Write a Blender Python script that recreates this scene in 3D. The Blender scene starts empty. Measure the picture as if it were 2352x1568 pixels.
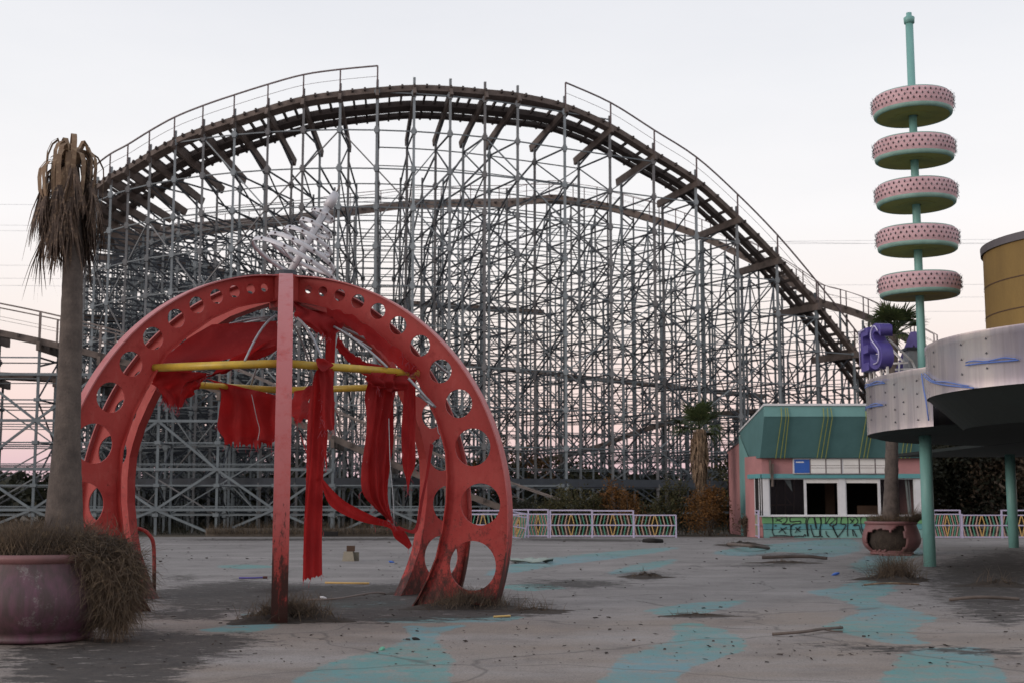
import bpy, bmesh, math, random
import numpy as np
from mathutils import Vector, Matrix
random.seed(7); rng = np.random.default_rng(7)
PI = math.pi
sc = bpy.context.scene
COL = sc.collection
F = 3000.0; PITCH = math.atan(366/3000.0); CP, SP = math.cos(PITCH), math.sin(PITCH); EYE = 1.6

# ---------------------------------------------------------------- camera maths (photo measured on a 2352 x 1568 sheet)
def U(x, y, Y):
    """world point at depth Y seen at (x, y) of the photo"""
    u = (x-1176)/F; v = (784-y)/F
    dy = CP - v*SP; dz = SP + v*CP
    t = Y/dy
    return Vector((u*t, Y, EYE + dz*t))
def G(x, y, z=0.0):
    u = (x-1176)/F; v = (784-y)/F
    dy = CP - v*SP; dz = SP + v*CP
    t = (z-EYE)/dz
    return Vector((u*t, dy*t, z))
def PLANE(x, y, p0, n):
    u = (x-1176)/F; v = (784-y)/F
    d = Vector((u, CP - v*SP, SP + v*CP)); o = Vector((0, 0, EYE))
    t = (p0-o).dot(n)/d.dot(n)
    return o + d*t

# ---------------------------------------------------------------- mesh builder
class MB:
    def __init__(s): s.v = []; s.f = []; s.sm = False
    def add(s, vs, fs):
        o = len(s.v); s.v.extend([tuple(a) for a in vs]); s.f.extend([tuple(i+o for i in f) for f in fs]); return s
    def box(s, c, d, rz=0.0):
        hx, hy, hz = d[0]/2, d[1]/2, d[2]/2; ca, sa = math.cos(rz), math.sin(rz); vs = []
        for z in (-hz, hz):
            for (x, y) in ((-hx, -hy), (hx, -hy), (hx, hy), (-hx, hy)):
                vs.append((c[0]+x*ca-y*sa, c[1]+x*sa+y*ca, c[2]+z))
        return s.add(vs, [(0,3,2,1),(4,5,6,7),(0,1,5,4),(1,2,6,5),(2,3,7,6),(3,0,4,7)])
    def bar(s, p, q, w, h=None, up=None):
        h = h or w; p = Vector(p); q = Vector(q); d = (q-p)
        if d.length < 1e-6: return s
        d.normalize(); up = Vector(up) if up else Vector((0, 0, 1))
        if abs(d.dot(up)) > .97: up = Vector((1, 0.2, 0))
        a = d.cross(up).normalized(); b = a.cross(d).normalized(); vs = []
        for e in (p, q):
            for (i, j) in ((-1,-1),(1,-1),(1,1),(-1,1)): vs.append(e + a*(i*w/2) + b*(j*h/2))
        return s.add(vs, [(0,1,2,3),(7,6,5,4),(0,4,5,1),(1,5,6,2),(2,6,7,3),(3,7,4,0)])
    def tube(s, pts, r, n=8, cap=True):
        pts = [Vector(p) for p in pts]; N = len(pts); rs = r if isinstance(r, (list, tuple)) else [r]*N
        o = len(s.v); ref = None
        for i, p in enumerate(pts):
            t = (pts[min(i+1, N-1)]-pts[max(i-1, 0)]).normalized()
            if ref is None:
                ref = Vector((0, 0, 1)) if abs(t.z) < .9 else Vector((1, 0, 0))
            a = t.cross(ref).normalized(); b = a.cross(t).normalized(); ref = b
            for k in range(n):
                th = 2*PI*k/n; s.v.append(tuple(p + a*(rs[i]*math.cos(th)) + b*(rs[i]*math.sin(th))))
        for i in range(N-1):
            for k in range(n):
                k2 = (k+1) % n; s.f.append((o+i*n+k, o+i*n+k2, o+(i+1)*n+k2, o+(i+1)*n+k))
        if cap:
            s.f.append(tuple(o+k for k in reversed(range(n)))); s.f.append(tuple(o+(N-1)*n+k for k in range(n)))
        return s
    def lathe(s, prof, c=(0, 0, 0), n=32, a0=0.0, a1=2*PI, M=None):
        o = len(s.v); full = abs(a1-a0-2*PI) < 1e-6; m = n if full else n+1
        for (r, z) in prof:
            for k in range(m):
                th = a0+(a1-a0)*k/n; p = Vector((r*math.cos(th), r*math.sin(th), z))
                if M: p = M @ p
                s.v.append((c[0]+p.x, c[1]+p.y, c[2]+p.z))
        for i in range(len(prof)-1):
            for k in range(n):
                k2 = (k+1) % m; s.f.append((o+i*m+k, o+i*m+k2, o+(i+1)*m+k2, o+(i+1)*m+k))
        return s
    def grid(s, P):
        """P[i][j] points"""
        o = len(s.v); a = len(P); b = len(P[0])
        for r in P: s.v.extend([tuple(p) for p in r])
        for i in range(a-1):
            for j in range(b-1): s.f.append((o+i*b+j, o+i*b+j+1, o+(i+1)*b+j+1, o+(i+1)*b+j))
        return s
    def quads(s, V):
        """V: (N,4,3) array of quads"""
        o = len(s.v); s.v.extend(map(tuple, V.reshape(-1, 3).tolist()))
        s.f.extend([(o+4*i, o+4*i+1, o+4*i+2, o+4*i+3) for i in range(len(V))]); return s
    def build(s, name, mat, parent=None, smooth=False, loc=None):
        me = bpy.data.meshes.new(name)
        if loc is not None:
            lx, ly, lz = loc; vs = [(a-lx, b-ly, c-lz) for a, b, c in s.v]
        else: vs = s.v
        me.from_pydata(vs, [], s.f)
        if smooth: me.polygons.foreach_set('use_smooth', [True]*len(me.polygons))
        me.materials.append(mat); me.update()
        o = bpy.data.objects.new(name, me); COL.objects.link(o)
        if loc is not None: o.location = loc
        if parent: o.parent = parent
        return o
def tag(o, label=None, cat=None, group=None, kind=None):
    if label: o['label'] = label
    if cat: o['category'] = cat
    if group: o['group'] = group
    if kind: o['kind'] = kind
    return o
def empty(name, label, cat, loc=(0, 0, 0), group=None, rz=0.0):
    o = bpy.data.objects.new(name, None); COL.objects.link(o); o.location = loc; o.rotation_euler = (0, 0, rz)
    o.empty_display_size = .2
    return tag(o, label, cat, group)
def solidify(o, t, off=0):
    m = o.modifiers.new('thickness', 'SOLIDIFY'); m.thickness = t; m.offset = off; return o

# ---------------------------------------------------------------- materials
def new_mat(name):
    m = bpy.data.materials.new(name); m.use_nodes = True
    nt = m.node_tree; b = nt.nodes['Principled BSDF']; return m, nt, b
def N(nt, t, **kw):
    n = nt.nodes.new(t)
    for k, v in kw.items():
        if k in n.inputs: n.inputs[k].default_value = v
        else: setattr(n, k, v)
    return n
def coords(nt, scale=(1, 1, 1), kind='Object'):
    tc = N(nt, 'ShaderNodeTexCoord'); mp = N(nt, 'ShaderNodeMapping'); mp.inputs['Scale'].default_value = scale
    nt.links.new(tc.outputs[kind], mp.inputs['Vector']); return mp.outputs['Vector']
def noise(nt, vec, scale, detail=5, rough=.6):
    n = N(nt, 'ShaderNodeTexNoise'); n.inputs['Scale'].default_value = scale; n.inputs['Detail'].default_value = detail
    n.inputs['Roughness'].default_value = rough; nt.links.new(vec, n.inputs['Vector']); return n.outputs['Fac']
def ramp(nt, fac, stops):
    r = N(nt, 'ShaderNodeValToRGB'); e = r.color_ramp.elements
    while len(e) < len(stops): e.new(.5)
    for i, (p, c) in enumerate(stops):
        e[i].position = p; e[i].color = (c, c, c, 1) if not isinstance(c, (tuple, list)) else (*c, 1)
    nt.links.new(fac, r.inputs['Fac']); return r.outputs['Color']
def mix(nt, fac, a, b, mode='MIX'):
    n = N(nt, 'ShaderNodeMix', data_type='RGBA', blend_type=mode)
    for sock, v in (('Factor', fac), ('A', a), ('B', b)):
        i = [x for x in n.inputs if x.name == sock and x.type == ('VALUE' if sock == 'Factor' else 'RGBA')][0]
        if isinstance(v, (int, float)): i.default_value = v
        elif isinstance(v, (tuple, list)): i.default_value = (*v, 1)
        else: nt.links.new(v, i)
    return [x for x in n.outputs if x.type == 'RGBA'][0]
def math_(nt, op, a, b=None):
    n = N(nt, 'ShaderNodeMath', operation=op)
    for i, v in enumerate((a, b)):
        if v is None: continue
        if isinstance(v, (int, float)): n.inputs[i].default_value = v
        else: nt.links.new(v, n.inputs[i])
    return n.outputs[0]
def bump(nt, b, h, strength=.3, dist=.02):
    n = N(nt, 'ShaderNodeBump'); n.inputs['Strength'].default_value = strength; n.inputs['Distance'].default_value = dist
    nt.links.new(h, n.inputs['Height']); nt.links.new(n.outputs['Normal'], b.inputs['Normal'])
def worn(name, base, dark, scale=3.0, sc3=(1, 1, 1), rough=.6, metal=0.0, amt=.5, spot=None, spot_cut=.62, bmp=.15, fine=40):
    """a weathered surface: base varied towards dark, with sharper stains"""
    m, nt, b = new_mat(name); v = coords(nt, sc3)
    n1 = noise(nt, v, scale, 6, .65)
    c = mix(nt, ramp(nt, n1, [(.35, 0.0), (.75, amt)]), base, dark)
    n3 = noise(nt, v, fine, 3, .6)
    c = mix(nt, ramp(nt, n3, [(.3, 0.0), (.8, .35)]), c, dark)
    if spot:
        n2 = noise(nt, v, scale*1.7, 8, .75)
        c = mix(nt, ramp(nt, n2, [(spot_cut, 0.0), (spot_cut+.05, .9)]), c, spot)
    nt.links.new(c, b.inputs['Base Color']); b.inputs['Roughness'].default_value = rough; b.inputs['Metallic'].default_value = metal
    if bmp: bump(nt, b, n3, bmp, .01)
    return m
M = {}
# galvanised steel of the coaster frame
M['steel'] = worn('galvanised_steel', (.27, .31, .325), (.14, .16, .165), 1.5, rough=.6, metal=.1, amt=.8)
def vary(m, tint):
    nt = m.node_tree; b = nt.nodes['Principled BSDF']; l = b.inputs['Base Color'].links[0].from_socket; oi = N(nt, 'ShaderNodeObjectInfo')
    nt.links.new(mix(nt, ramp(nt, oi.outputs['Random'], [(.25, 0.0), (.8, 1.0)]), l, mix(nt, 1.0, l, tint, 'MULTIPLY')), b.inputs['Base Color'])
vary(M['steel'], (.62, .54, .52))
M['steel_dark'] = worn('weathered_steel', (.065, .075, .09), (.03, .035, .04), 1.5, rough=.7, amt=.8)
M['steel_mid'] = worn('grey_steel', (.17, .20, .21), (.08, .095, .105), 1.5, rough=.6, amt=.8)
M['wood'] = worn('weathered_timber', (.17, .135, .115), (.06, .048, .04), 2.0, rough=.85, amt=.9, fine=14)
M['wood_dark'] = worn('dark_timber', (.08, .064, .056), (.035, .028, .025), 2.0, rough=.85, amt=.9, fine=14)
M['wood_grey'] = worn('grey_timber', (.24, .2, .18), (.10, .085, .075), 2.0, rough=.85, amt=.9, fine=14)
M['hand'] = worn('rusty_handrail', (.16, .12, .12), (.06, .05, .05), 3, rough=.7)
# painted red steel, dirtier towards the ground
def red_paint():
    m, nt, b = new_mat('faded_red_paint'); v = coords(nt)
    n1 = noise(nt, v, .9, 5, .6); c = mix(nt, ramp(nt, n1, [(.35, 0.0), (.7, 1.0)]), (.345, .030, .026), (.41, .062, .052))
    n2 = noise(nt, v, 3.2, 6, .7); c = mix(nt, ramp(nt, n2, [(.56, 0.0), (.72, .85)]), c, (.24, .014, .012))
    n4 = noise(nt, coords(nt, (9, 9, 1.2)), 1.6, 4, .6); c = mix(nt, ramp(nt, n4, [(.5, 0.0), (.8, .3)]), c, (.28, .03, .025))
    sep = N(nt, 'ShaderNodeSeparateXYZ'); tc = N(nt, 'ShaderNodeTexCoord'); nt.links.new(tc.outputs['Object'], sep.inputs[0])
    low = ramp(nt, math_(nt, 'DIVIDE', sep.outputs['Z'], 2.6), [(0, .27), (.3, .15), (.6, .04), (.9, -.0)])
    n3 = noise(nt, coords(nt, (1.6, 1.6, 1)), 3.0, 9, .78)
    st = math_(nt, 'ADD', n3, low)
    c = mix(nt, ramp(nt, st, [(.645, 0.0), (.70, .55), (.80, .95)]), c, (.028, .015, .012))
    n6 = noise(nt, v, 26, 5, .7); st2 = math_(nt, 'ADD', n6, math_(nt, 'MULTIPLY', low, .5))
    c = mix(nt, ramp(nt, st2, [(.62, 0.0), (.72, .8)]), c, (.05, .02, .015))
    n7 = noise(nt, coords(nt, (1, 1, .5)), 5.5, 8, .8); c = mix(nt, ramp(nt, n7, [(.54, 0.0), (.64, .28)]), c, (.46, .12, .10))
    n8 = noise(nt, v, 11, 8, .8); c = mix(nt, ramp(nt, n8, [(.61, 0.0), (.67, .65)]), c, (.11, .022, .016))
    nt.links.new(c, b.inputs['Base Color']); b.inputs['Roughness'].default_value = .5; b.inputs['Specular IOR Level'].default_value = .3
    bump(nt, b, n3, .12, .01); return m
M['red'] = red_paint()
def sky_tinted_flange():
    m = M['red'].copy(); m.name = 'sky_tinted_red_paint'; nt = m.node_tree; b = nt.nodes['Principled BSDF']; l = b.inputs['Base Color'].links[0].from_socket
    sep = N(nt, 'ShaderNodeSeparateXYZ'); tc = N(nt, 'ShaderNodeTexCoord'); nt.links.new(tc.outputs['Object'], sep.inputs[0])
    up = ramp(nt, math_(nt, 'DIVIDE', sep.outputs['Z'], 5.2), [(.14, 0.0), (.34, .42), (.8, .75)])  # pinker towards the top: the sky's reflection painted into the colour
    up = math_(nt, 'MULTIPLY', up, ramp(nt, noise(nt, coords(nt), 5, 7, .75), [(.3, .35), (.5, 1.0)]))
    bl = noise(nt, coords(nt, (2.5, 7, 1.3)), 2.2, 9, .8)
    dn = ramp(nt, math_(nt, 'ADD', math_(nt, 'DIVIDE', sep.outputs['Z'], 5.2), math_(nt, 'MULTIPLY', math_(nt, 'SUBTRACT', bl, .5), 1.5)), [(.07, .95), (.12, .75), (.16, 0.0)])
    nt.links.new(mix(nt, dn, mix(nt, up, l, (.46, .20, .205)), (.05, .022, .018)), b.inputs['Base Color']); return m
M['redsky'] = sky_tinted_flange()
M['yellow'] = worn('yellow_paint', (.62, .42, .035), (.34, .24, .05), 6, rough=.42, amt=.8, spot=(.08, .05, .03), spot_cut=.68)
M['alu'] = worn('brushed_aluminium', (.60, .60, .62), (.40, .40, .42), 6, rough=.5, metal=.2, amt=.5)
M['conduit'] = worn('grey_conduit', (.42, .45, .47), (.2, .2, .22), 8, rough=.5, metal=.3)
def fabric():
    m, nt, b = new_mat('torn_red_fabric'); v = coords(nt)
    n1 = noise(nt, v, 1.6, 5, .6); c = mix(nt, ramp(nt, n1, [(.3, 0.0), (.75, 1.0)]), (.42, .022, .022), (.17, .009, .012))
    c = mix(nt, ramp(nt, noise(nt, coords(nt, (1, 1, .35)), 4, 7, .7), [(.52, 0.0), (.70, .6)]), c, (.50, .055, .055))
    nt.links.new(c, b.inputs['Base Color']); b.inputs['Roughness'].default_value = .95
    w = mix(nt, .5, noise(nt, coords(nt, (60, 60, 8)), 3, 3, .6), noise(nt, coords(nt, (9, 9, 2.2)), 1.5, 5, .7)); bump(nt, b, w, .8, .05)
    tr = N(nt, 'ShaderNodeBsdfTranslucent'); tr.inputs['Color'].default_value = (.55, .02, .02, 1)
    mx = N(nt, 'ShaderNodeMixShader'); mx.inputs[0].default_value = .38
    out = nt.nodes['Material Output']
    nt.links.new(b.outputs[0], mx.inputs[1]); nt.links.new(tr.outputs[0], mx.inputs[2]); hp = N(nt, 'ShaderNodeBsdfTransparent'); hm = N(nt, 'ShaderNodeMixShader')
    hn = noise(nt, coords(nt, (1, 1, .6)), 5.5, 9, .8); nt.links.new(ramp(nt, hn, [(.665, 0.0), (.68, 1.0)]), hm.inputs[0])
    nt.links.new(mx.outputs[0], hm.inputs[1]); nt.links.new(hp.outputs[0], hm.inputs[2]); nt.links.new(hm.outputs[0], out.inputs['Surface'])
    return m
M['cloth'] = fabric()
M['thread'] = worn('frayed_thread', (.36, .07, .09), (.25, .03, .04), 8, rough=.95)
M['teal'] = worn('teal_render', (.095, .215, .215), (.06, .145, .145), .8, rough=.8, amt=.8)
M['teal_light'] = worn('pale_teal_render', (.17, .35, .335), (.115, .25, .24), .8, rough=.8, amt=.8)
M['pink'] = worn('pink_render', (.47, .22, .215), (.30, .15, .15), .9, rough=.85, amt=.8)
M['white'] = worn('white_frame', (.74, .74, .75), (.5, .5, .5), 1.5, rough=.6, amt=.8)
M['panel'] = worn('sign_panel', (.82, .81, .78), (.6, .57, .53), 1.2, rough=.5, amt=.7)
M['blue'] = worn('blue_panel', (.03, .12, .46), (.02, .07, .28), 2, rough=.4)
M['lime'] = worn('green_band_paint', (.19, .43, .18), (.12, .30, .14), 1, rough=.75, amt=.8)
M['aqua'] = worn('aqua_band_paint', (.13, .36, .37), (.08, .24, .26), 1, rough=.75, amt=.8)
M['mint'] = worn('mint_band_paint', (.23, .44, .40), (.14, .30, .28), 1, rough=.75, amt=.8)
M['ink'] = worn('black_spray_paint', (.012, .014, .016), (.02, .02, .02), 3, rough=.6)
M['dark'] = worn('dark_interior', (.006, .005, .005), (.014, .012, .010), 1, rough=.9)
M['lav'] = worn('lavender_paint', (.54, .50, .66), (.36, .33, .45), 4, rough=.55, amt=.7)
M['bargreen'] = worn('green_bar_paint', (.11, .38, .25), (.07, .24, .16), 4, rough=.5)
M['barpeach'] = worn('peach_bar_paint', (.58, .37, .30), (.4, .25, .2), 4, rough=.5)
M['baryellow'] = worn('yellow_bar_paint', (.64, .42, .14), (.42, .28, .1), 4, rough=.5)
M['polegreen'] = worn('turquoise_pole_paint', (.21, .45, .41), (.13, .30, .27), 1.8, (1, 1, .35), rough=.5, amt=.9, spot=(.20, .12, .04), spot_cut=.69)
M['drumpink'] = worn('pink_drum_paint', (.66, .43, .45), (.44, .27, .28), 1.8, (1, 1, .4), rough=.55, amt=.9, spot=(.25, .15, .14), spot_cut=.68)
M['drumgreen'] = worn('green_drum_rim', (.24, .40, .34), (.13, .24, .2), 2.5, rough=.55, amt=.9)
M['drumunder'] = worn('drum_underside', (.34, .27, .06), (.17, .15, .05), 1.6, rough=.7, amt=.9)
M['bulb'] = worn('dead_bulb', (.06, .03, .035), (.03, .02, .02), 20, rough=.35)
M['purple'] = worn('purple_letter', (.105, .085, .34), (.06, .045, .19), 3, rough=.45, amt=.8)
M['neon'] = worn('neon_tube', (.62, .60, .78), (.45, .42, .6), 5, rough=.3)
M['neonblue'] = worn('blue_neon_tube', (.09, .19, .55), (.06, .1, .3), 5, rough=.3)
M['neonyellow'] = worn('yellow_neon_tube', (.34, .36, .08), (.2, .22, .06), 5, rough=.4)
M['ochre'] = worn('ochre_render', (.26, .17, .05), (.15, .095, .03), .9, (1, 1, .35), rough=.85, amt=.9)
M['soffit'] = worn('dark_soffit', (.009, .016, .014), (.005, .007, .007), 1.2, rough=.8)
M['roofcap'] = worn('grey_roof_cap', (.13, .12, .13), (.07, .07, .07), 2, rough=.6)
M['pot'] = worn('pink_planter_paint', (.24, .105, .105), (.10, .055, .053), 1.2, (1, 1, .4), rough=.55, amt=1.0, spot=(.33, .29, .28), spot_cut=.66)
def big_pot():
    m, nt, b = new_mat('purple_streaked_planter'); v = coords(nt)
    c = mix(nt, ramp(nt, noise(nt, v, 1.3, 5, .6), [(.35, 0.0), (.65, 1.0)]), (.105, .052, .055), (.125, .05, .085))
    c = mix(nt, ramp(nt, noise(nt, coords(nt, (5, 5, .55)), 1.6, 6, .7), [(.40, 0.0), (.62, .8)]), c, (.05, .036, .032))
    c = mix(nt, ramp(nt, noise(nt, v, 1.7, 10, .82), [(.57, 0.0), (.63, .6)]), c, (.22, .21, .20))
    nt.links.new(c, b.inputs['Base Color']); b.inputs['Roughness'].default_value = .6; return m
M['bigpot'] = big_pot()
M['soil'] = worn('planter_soil', (.018, .013, .010), (.085, .066, .05), 9, rough=1, fine=48, bmp=.9)
M['bark'] = worn('palm_bark', (.14, .113, .096), (.045, .037, .033), 2.2, (2.6, 2.6, 2.2), rough=.95, amt=1, fine=18, bmp=1.0)
M['bark2'] = worn('tree_bark', (.09, .075, .06), (.04, .035, .03), 5, rough=.95)
def leafy(name, a, b_, c_=None, tr=.25, scale=1.2):
    m, nt, b = new_mat(name); v = coords(nt)
    n1 = noise(nt, v, scale, 4, .6); col = mix(nt, ramp(nt, n1, [(.35, 0.0), (.65, 1.0)]), a, b_)
    n2 = noise(nt, v, scale*9, 3, .6)
    if c_: col = mix(nt, ramp(nt, n2, [(.52, 0.0), (.66, 1.0)]), col, c_)
    nt.links.new(col, b.inputs['Base Color']); b.inputs['Roughness'].default_value = .8
    t = N(nt, 'ShaderNodeBsdfTranslucent'); nt.links.new(col, t.inputs['Color'])
    mx = N(nt, 'ShaderNodeMixShader'); mx.inputs[0].default_value = tr
    nt.links.new(b.outputs[0], mx.inputs[1]); nt.links.new(t.outputs[0], mx.inputs[2]); nt.links.new(mx.outputs[0], nt.nodes['Material Output'].inputs['Surface'])
    return m
M['dead'] = leafy('dead_frond', (.105, .07, .05), (.05, .033, .025), (.22, .15, .095), .1, 2.5)
M['straw'] = leafy('dry_grass', (.125, .088, .058), (.065, .048, .034), (.19, .135, .08), .15, 1.5)
M['skirt'] = leafy('dry_palm_skirt', (.27, .18, .11), (.13, .085, .055), (.33, .24, .15), .15, 2)
M['frond'] = leafy('green_frond', (.05, .075, .02), (.022, .038, .012), (.10, .11, .035), .25, 2)
M['olive'] = leafy('olive_leaves', (.06, .06, .022), (.03, .032, .014), (.10, .072, .02), .25, .6)
M['rustleaf'] = leafy('autumn_leaves', (.15, .065, .014), (.07, .042, .014), (.23, .10, .018), .25, .7)
M['darkleaf'] = leafy('dark_leaves', (.022, .026, .012), (.010, .012, .007), (.04, .036, .016), .2, .5)
M['brush'] = leafy('dead_brush', (.10, .072, .045), (.05, .038, .028), (.15, .105, .055), .15, .8)

# ---------------------------------------------------------------- camera, light, sky
cam = bpy.data.cameras.new('camera'); co = bpy.data.objects.new('camera', cam); COL.objects.link(co)
co.location = (0, 0, EYE); co.rotation_euler = (PI/2+PITCH, 0, 0)
cam.sensor_width = 36; cam.lens = 36*F/2352; cam.clip_end = 6000; cam.clip_start = .1
cam.dof.use_dof = True; cam.dof.focus_distance = 19.5; cam.dof.aperture_fstop = 2.6
sc.camera = co
AZ = math.radians(238); EL = math.radians(14)     # direction towards the low sun: behind the camera, to the left
sd = Vector((math.sin(AZ)*math.cos(EL), math.cos(AZ)*math.cos(EL), math.sin(EL)))
sl = bpy.data.lights.new('sun', 'SUN'); so = bpy.data.objects.new('sun', sl); COL.objects.link(so)
sl.energy = 1.1; sl.angle = math.radians(25); sl.color = (1, .86, .80)
so.rotation_euler = sd.to_track_quat('Z', 'Y').to_euler(); so.location = (-20, -40, 30)
w = bpy.data.worlds.new('World'); sc.world = w; w.use_nodes = True; nt = w.node_tree
bg = nt.nodes['Background']
sky = N(nt, 'ShaderNodeTexSky', sky_type='NISHITA'); sky.sun_disc = False; sky.sun_elevation = EL; sky.sun_rotation = AZ
tc = N(nt, 'ShaderNodeTexCoord'); sp = N(nt, 'ShaderNodeSeparateXYZ'); nt.links.new(tc.outputs['Generated'], sp.inputs[0])
haze = ramp(nt, sp.outputs['Z'], [(0, (.62, .47, .56)), (.022, (.82, .57, .62)), (.06, (1.0, .755, .70)), (.13, (1.0, .90, .85)),
                                  (.21, (1.0, .98, .98)), (.30, (.92, .925, .95)), (.45, (.78, .80, .86)), (1, (.66, .70, .79))])
nk = N(nt, 'ShaderNodeVectorMath', operation='SCALE'); nt.links.new(sky.outputs[0], nk.inputs[0]); nk.inputs['Scale'].default_value = .10
tot = mix(nt, .06, haze, nk.outputs[0])
cl = noise(nt, coords(nt, (1, 1, 3.5), 'Generated'), 1.6, 6, .6)
tot = mix(nt, 1.0, tot, ramp(nt, cl, [(.30, (.97, .975, .985)), (.68, (1.05, 1.04, 1.035))]), 'MULTIPLY')
nt.links.new(tot, bg.inputs['Color']); bg.inputs['Strength'].default_value = 1.0
sc.view_settings.view_transform = 'Standard'; sc.view_settings.look = 'None'; sc.view_settings.exposure = 0

# ================================================================= GROUND
def ground_mat():
    m, nt, b = new_mat('bare_earth_and_grass'); v = coords(nt)
    c = mix(nt, ramp(nt, noise(nt, v, .25, 6, .6), [(.35, 0.0), (.65, 1.0)]), (.055, .045, .03), (.085, .065, .04))
    c = mix(nt, ramp(nt, noise(nt, v, 3, 5, .7), [(.4, 0.0), (.7, .8)]), c, (.04, .035, .022))
    nt.links.new(c, b.inputs['Base Color']); b.inputs['Roughness'].default_value = 1; return m
g = MB().add([(-900, -40, 0), (900, -40, 0), (900, 3000, 0), (-900, 3000, 0)], [(0, 1, 2, 3)]).build('ground', ground_mat())
tag(g, kind='structure')
PAINT = [
 [(933,1437),(1000,1440),(1078,1431),(1020,1450),(1004,1468),(1010,1486),(1036,1501),(1040,1520),(1028,1545),(1000,1640),(560,1640),(700,1550),(771,1518),(857,1497),(915,1476),(942,1456)],
 [(1545,1436),(1590,1430),(1630,1438),(1676,1452),(1714,1474),(1704,1494),(1640,1516),(1570,1545),(1480,1640),(1330,1640),(1403,1535),(1424,1512),(1500,1485),(1550,1462)],
 [(1488,1403),(1540,1390),(1600,1384),(1710,1378),(1670,1396),(1600,1410),(1540,1414)],
 [(1864,1360),(1923,1350),(2043,1350),(2050,1362),(2010,1376),(2060,1392),(2128,1410),(2145,1424),(2100,1440),(2096,1460),(2128,1478),(2043,1478),(1960,1458),(1890,1440),(1950,1415),(1972,1400),(1940,1380)],
 [(2090,1493),(2180,1486),(2256,1490),(2300,1540),(2330,1640),(2010,1640),(2051,1530)],
 [(1925,1352),(1990,1322),(1955,1302),(1985,1280),(2060,1262),(2115,1258),(2120,1272),(2060,1296),(2050,1322),(2040,1352)],
 [(1117,1316),(1160,1298),(1240,1284),(1380,1268),(1540,1256),(1530,1264),(1400,1284),(1290,1296),(1220,1308),(1140,1320)],
 [(1395,1318),(1450,1298),(1550,1284),(1520,1302),(1450,1314)],
 [(1640,1270),(1700,1256),(1800,1246),(1900,1238),(1960,1238),(1975,1262),(1900,1278),(1800,1266),(1720,1276)],
 [(455,1448),(520,1436),(590,1424),(565,1410),(640,1404),(660,1414),(625,1442),(560,1452)],
 [(870,1420),(1000,1416),(1190,1414),(1170,1426),(1000,1430),(890,1430)],
 [(1150,1345),(1240,1340),(1300,1350),(1200,1356)], [(730,1386),(900,1378),(930,1388),(800,1396)],
 [(500,1300),(560,1296),(640,1300),(560,1306)]]
DIRT_SHADE = [  # dirt patches; the one beneath the canopy also paints in its shade
 [(285,1362),(450,1338),(560,1328),(640,1334),(760,1340),(1000,1340),(1160,1362),(1300,1398),(1240,1416),(1000,1428),(820,1432),(640,1428),(540,1404),(380,1398)],
 [(0,1478),(120,1482),(300,1440),(440,1452),(560,1452),(640,1470),(560,1500),(470,1540),(300,1660),(0,1660)],
 [(1510,1412),(1600,1406),(1690,1408),(1690,1418),(1580,1422)], [(1180,1345),(1240,1330),(1400,1332),(1480,1340),(1400,1350),(1260,1352)],
 [(1850,1478),(1980,1480),(2300,1488),(2352,1490),(2352,1510),(2150,1500),(1960,1496)], [(1960,1302),(2040,1300),(2130,1330),(2040,1344),(1960,1338)],
 [(1400,1318),(1480,1310),(1560,1320),(1480,1334)], [(1650,1298),(1760,1292),(1880,1284),(1900,1290),(1800,1302)],
 [(1700,1276),(1760,1270),(1900,1268),(1880,1276)], [(1660,1254),(1700,1244),(1760,1254)],
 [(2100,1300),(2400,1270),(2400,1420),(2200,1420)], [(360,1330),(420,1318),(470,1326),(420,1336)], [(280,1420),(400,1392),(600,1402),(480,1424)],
 [(1200,1235),(1500,1238),(1500,1244),(1200,1242)], [(470,1236),(1000,1234),(1000,1240),(470,1242)]]
def sdist(P, poly):
    """signed distance (inside > 0) of points P (N,2) to polygon"""
    d = np.full(len(P), 1e9); ins = np.zeros(len(P), bool); n = len(poly)
    for i in range(n):
        a = poly[i]; b = poly[(i+1) % n]; e = b-a; wv = P-a
        t = np.clip((wv@e)/max(e@e, 1e-9), 0, 1); q = wv-t[:, None]*e; d = np.minimum(d, (q**2).sum(1))
        c1 = (a[1] <= P[:, 1]); c2 = (b[1] > P[:, 1]); cr = e[0]*wv[:, 1]-e[1]*wv[:, 0]
        ins ^= ((c1 & c2 & (cr > 0)) | (~c1 & ~c2 & (cr < 0)))
    return np.where(ins, 1, -1)*np.sqrt(d)
def smooth_poly(pts, n=6):
    pts = [np.array(p, float) for p in pts]; out = []; L = len(pts)
    for i in range(L):
        p0, p1, p2, p3 = pts[i-1], pts[i], pts[(i+1) % L], pts[(i+2) % L]
        for k in range(n):
            t = k/n; out.append(.5*((2*p1)+(-p0+p2)*t+(2*p0-5*p1+4*p2-p3)*t*t+(-p0+3*p1-3*p2+p3)*t**3))
    return out
def world_poly(pts): return np.array([G(x, min(y, 1700))[:2] for x, y in smooth_poly(pts)])
EDGE = 59.6
ys = np.concatenate([np.linspace(5, 30, 240), np.linspace(30, EDGE, 130)[1:]]); xs_ = np.linspace(-32, 34, 420)
XX, YY = np.meshgrid(xs_, ys); P2 = np.stack([XX.ravel(), YY.ravel()], 1)
def mask(polys, wid):
    m = np.full(len(P2), -9.0)
    for p in polys: m = np.maximum(m, sdist(P2, world_poly(p))/(wid*np.clip(P2[:, 1]/16, .6, 4)))
    return np.clip(m*.5+.5, 0, 1)
pm = mask(PAINT, .30); dm = mask(DIRT_SHADE, .55)
ME = bpy.data.meshes.new('plaza'); nx, ny = len(xs_), len(ys)
zz = np.full(len(P2), .004)
ii = np.arange(nx*ny).reshape(ny, nx)
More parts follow.
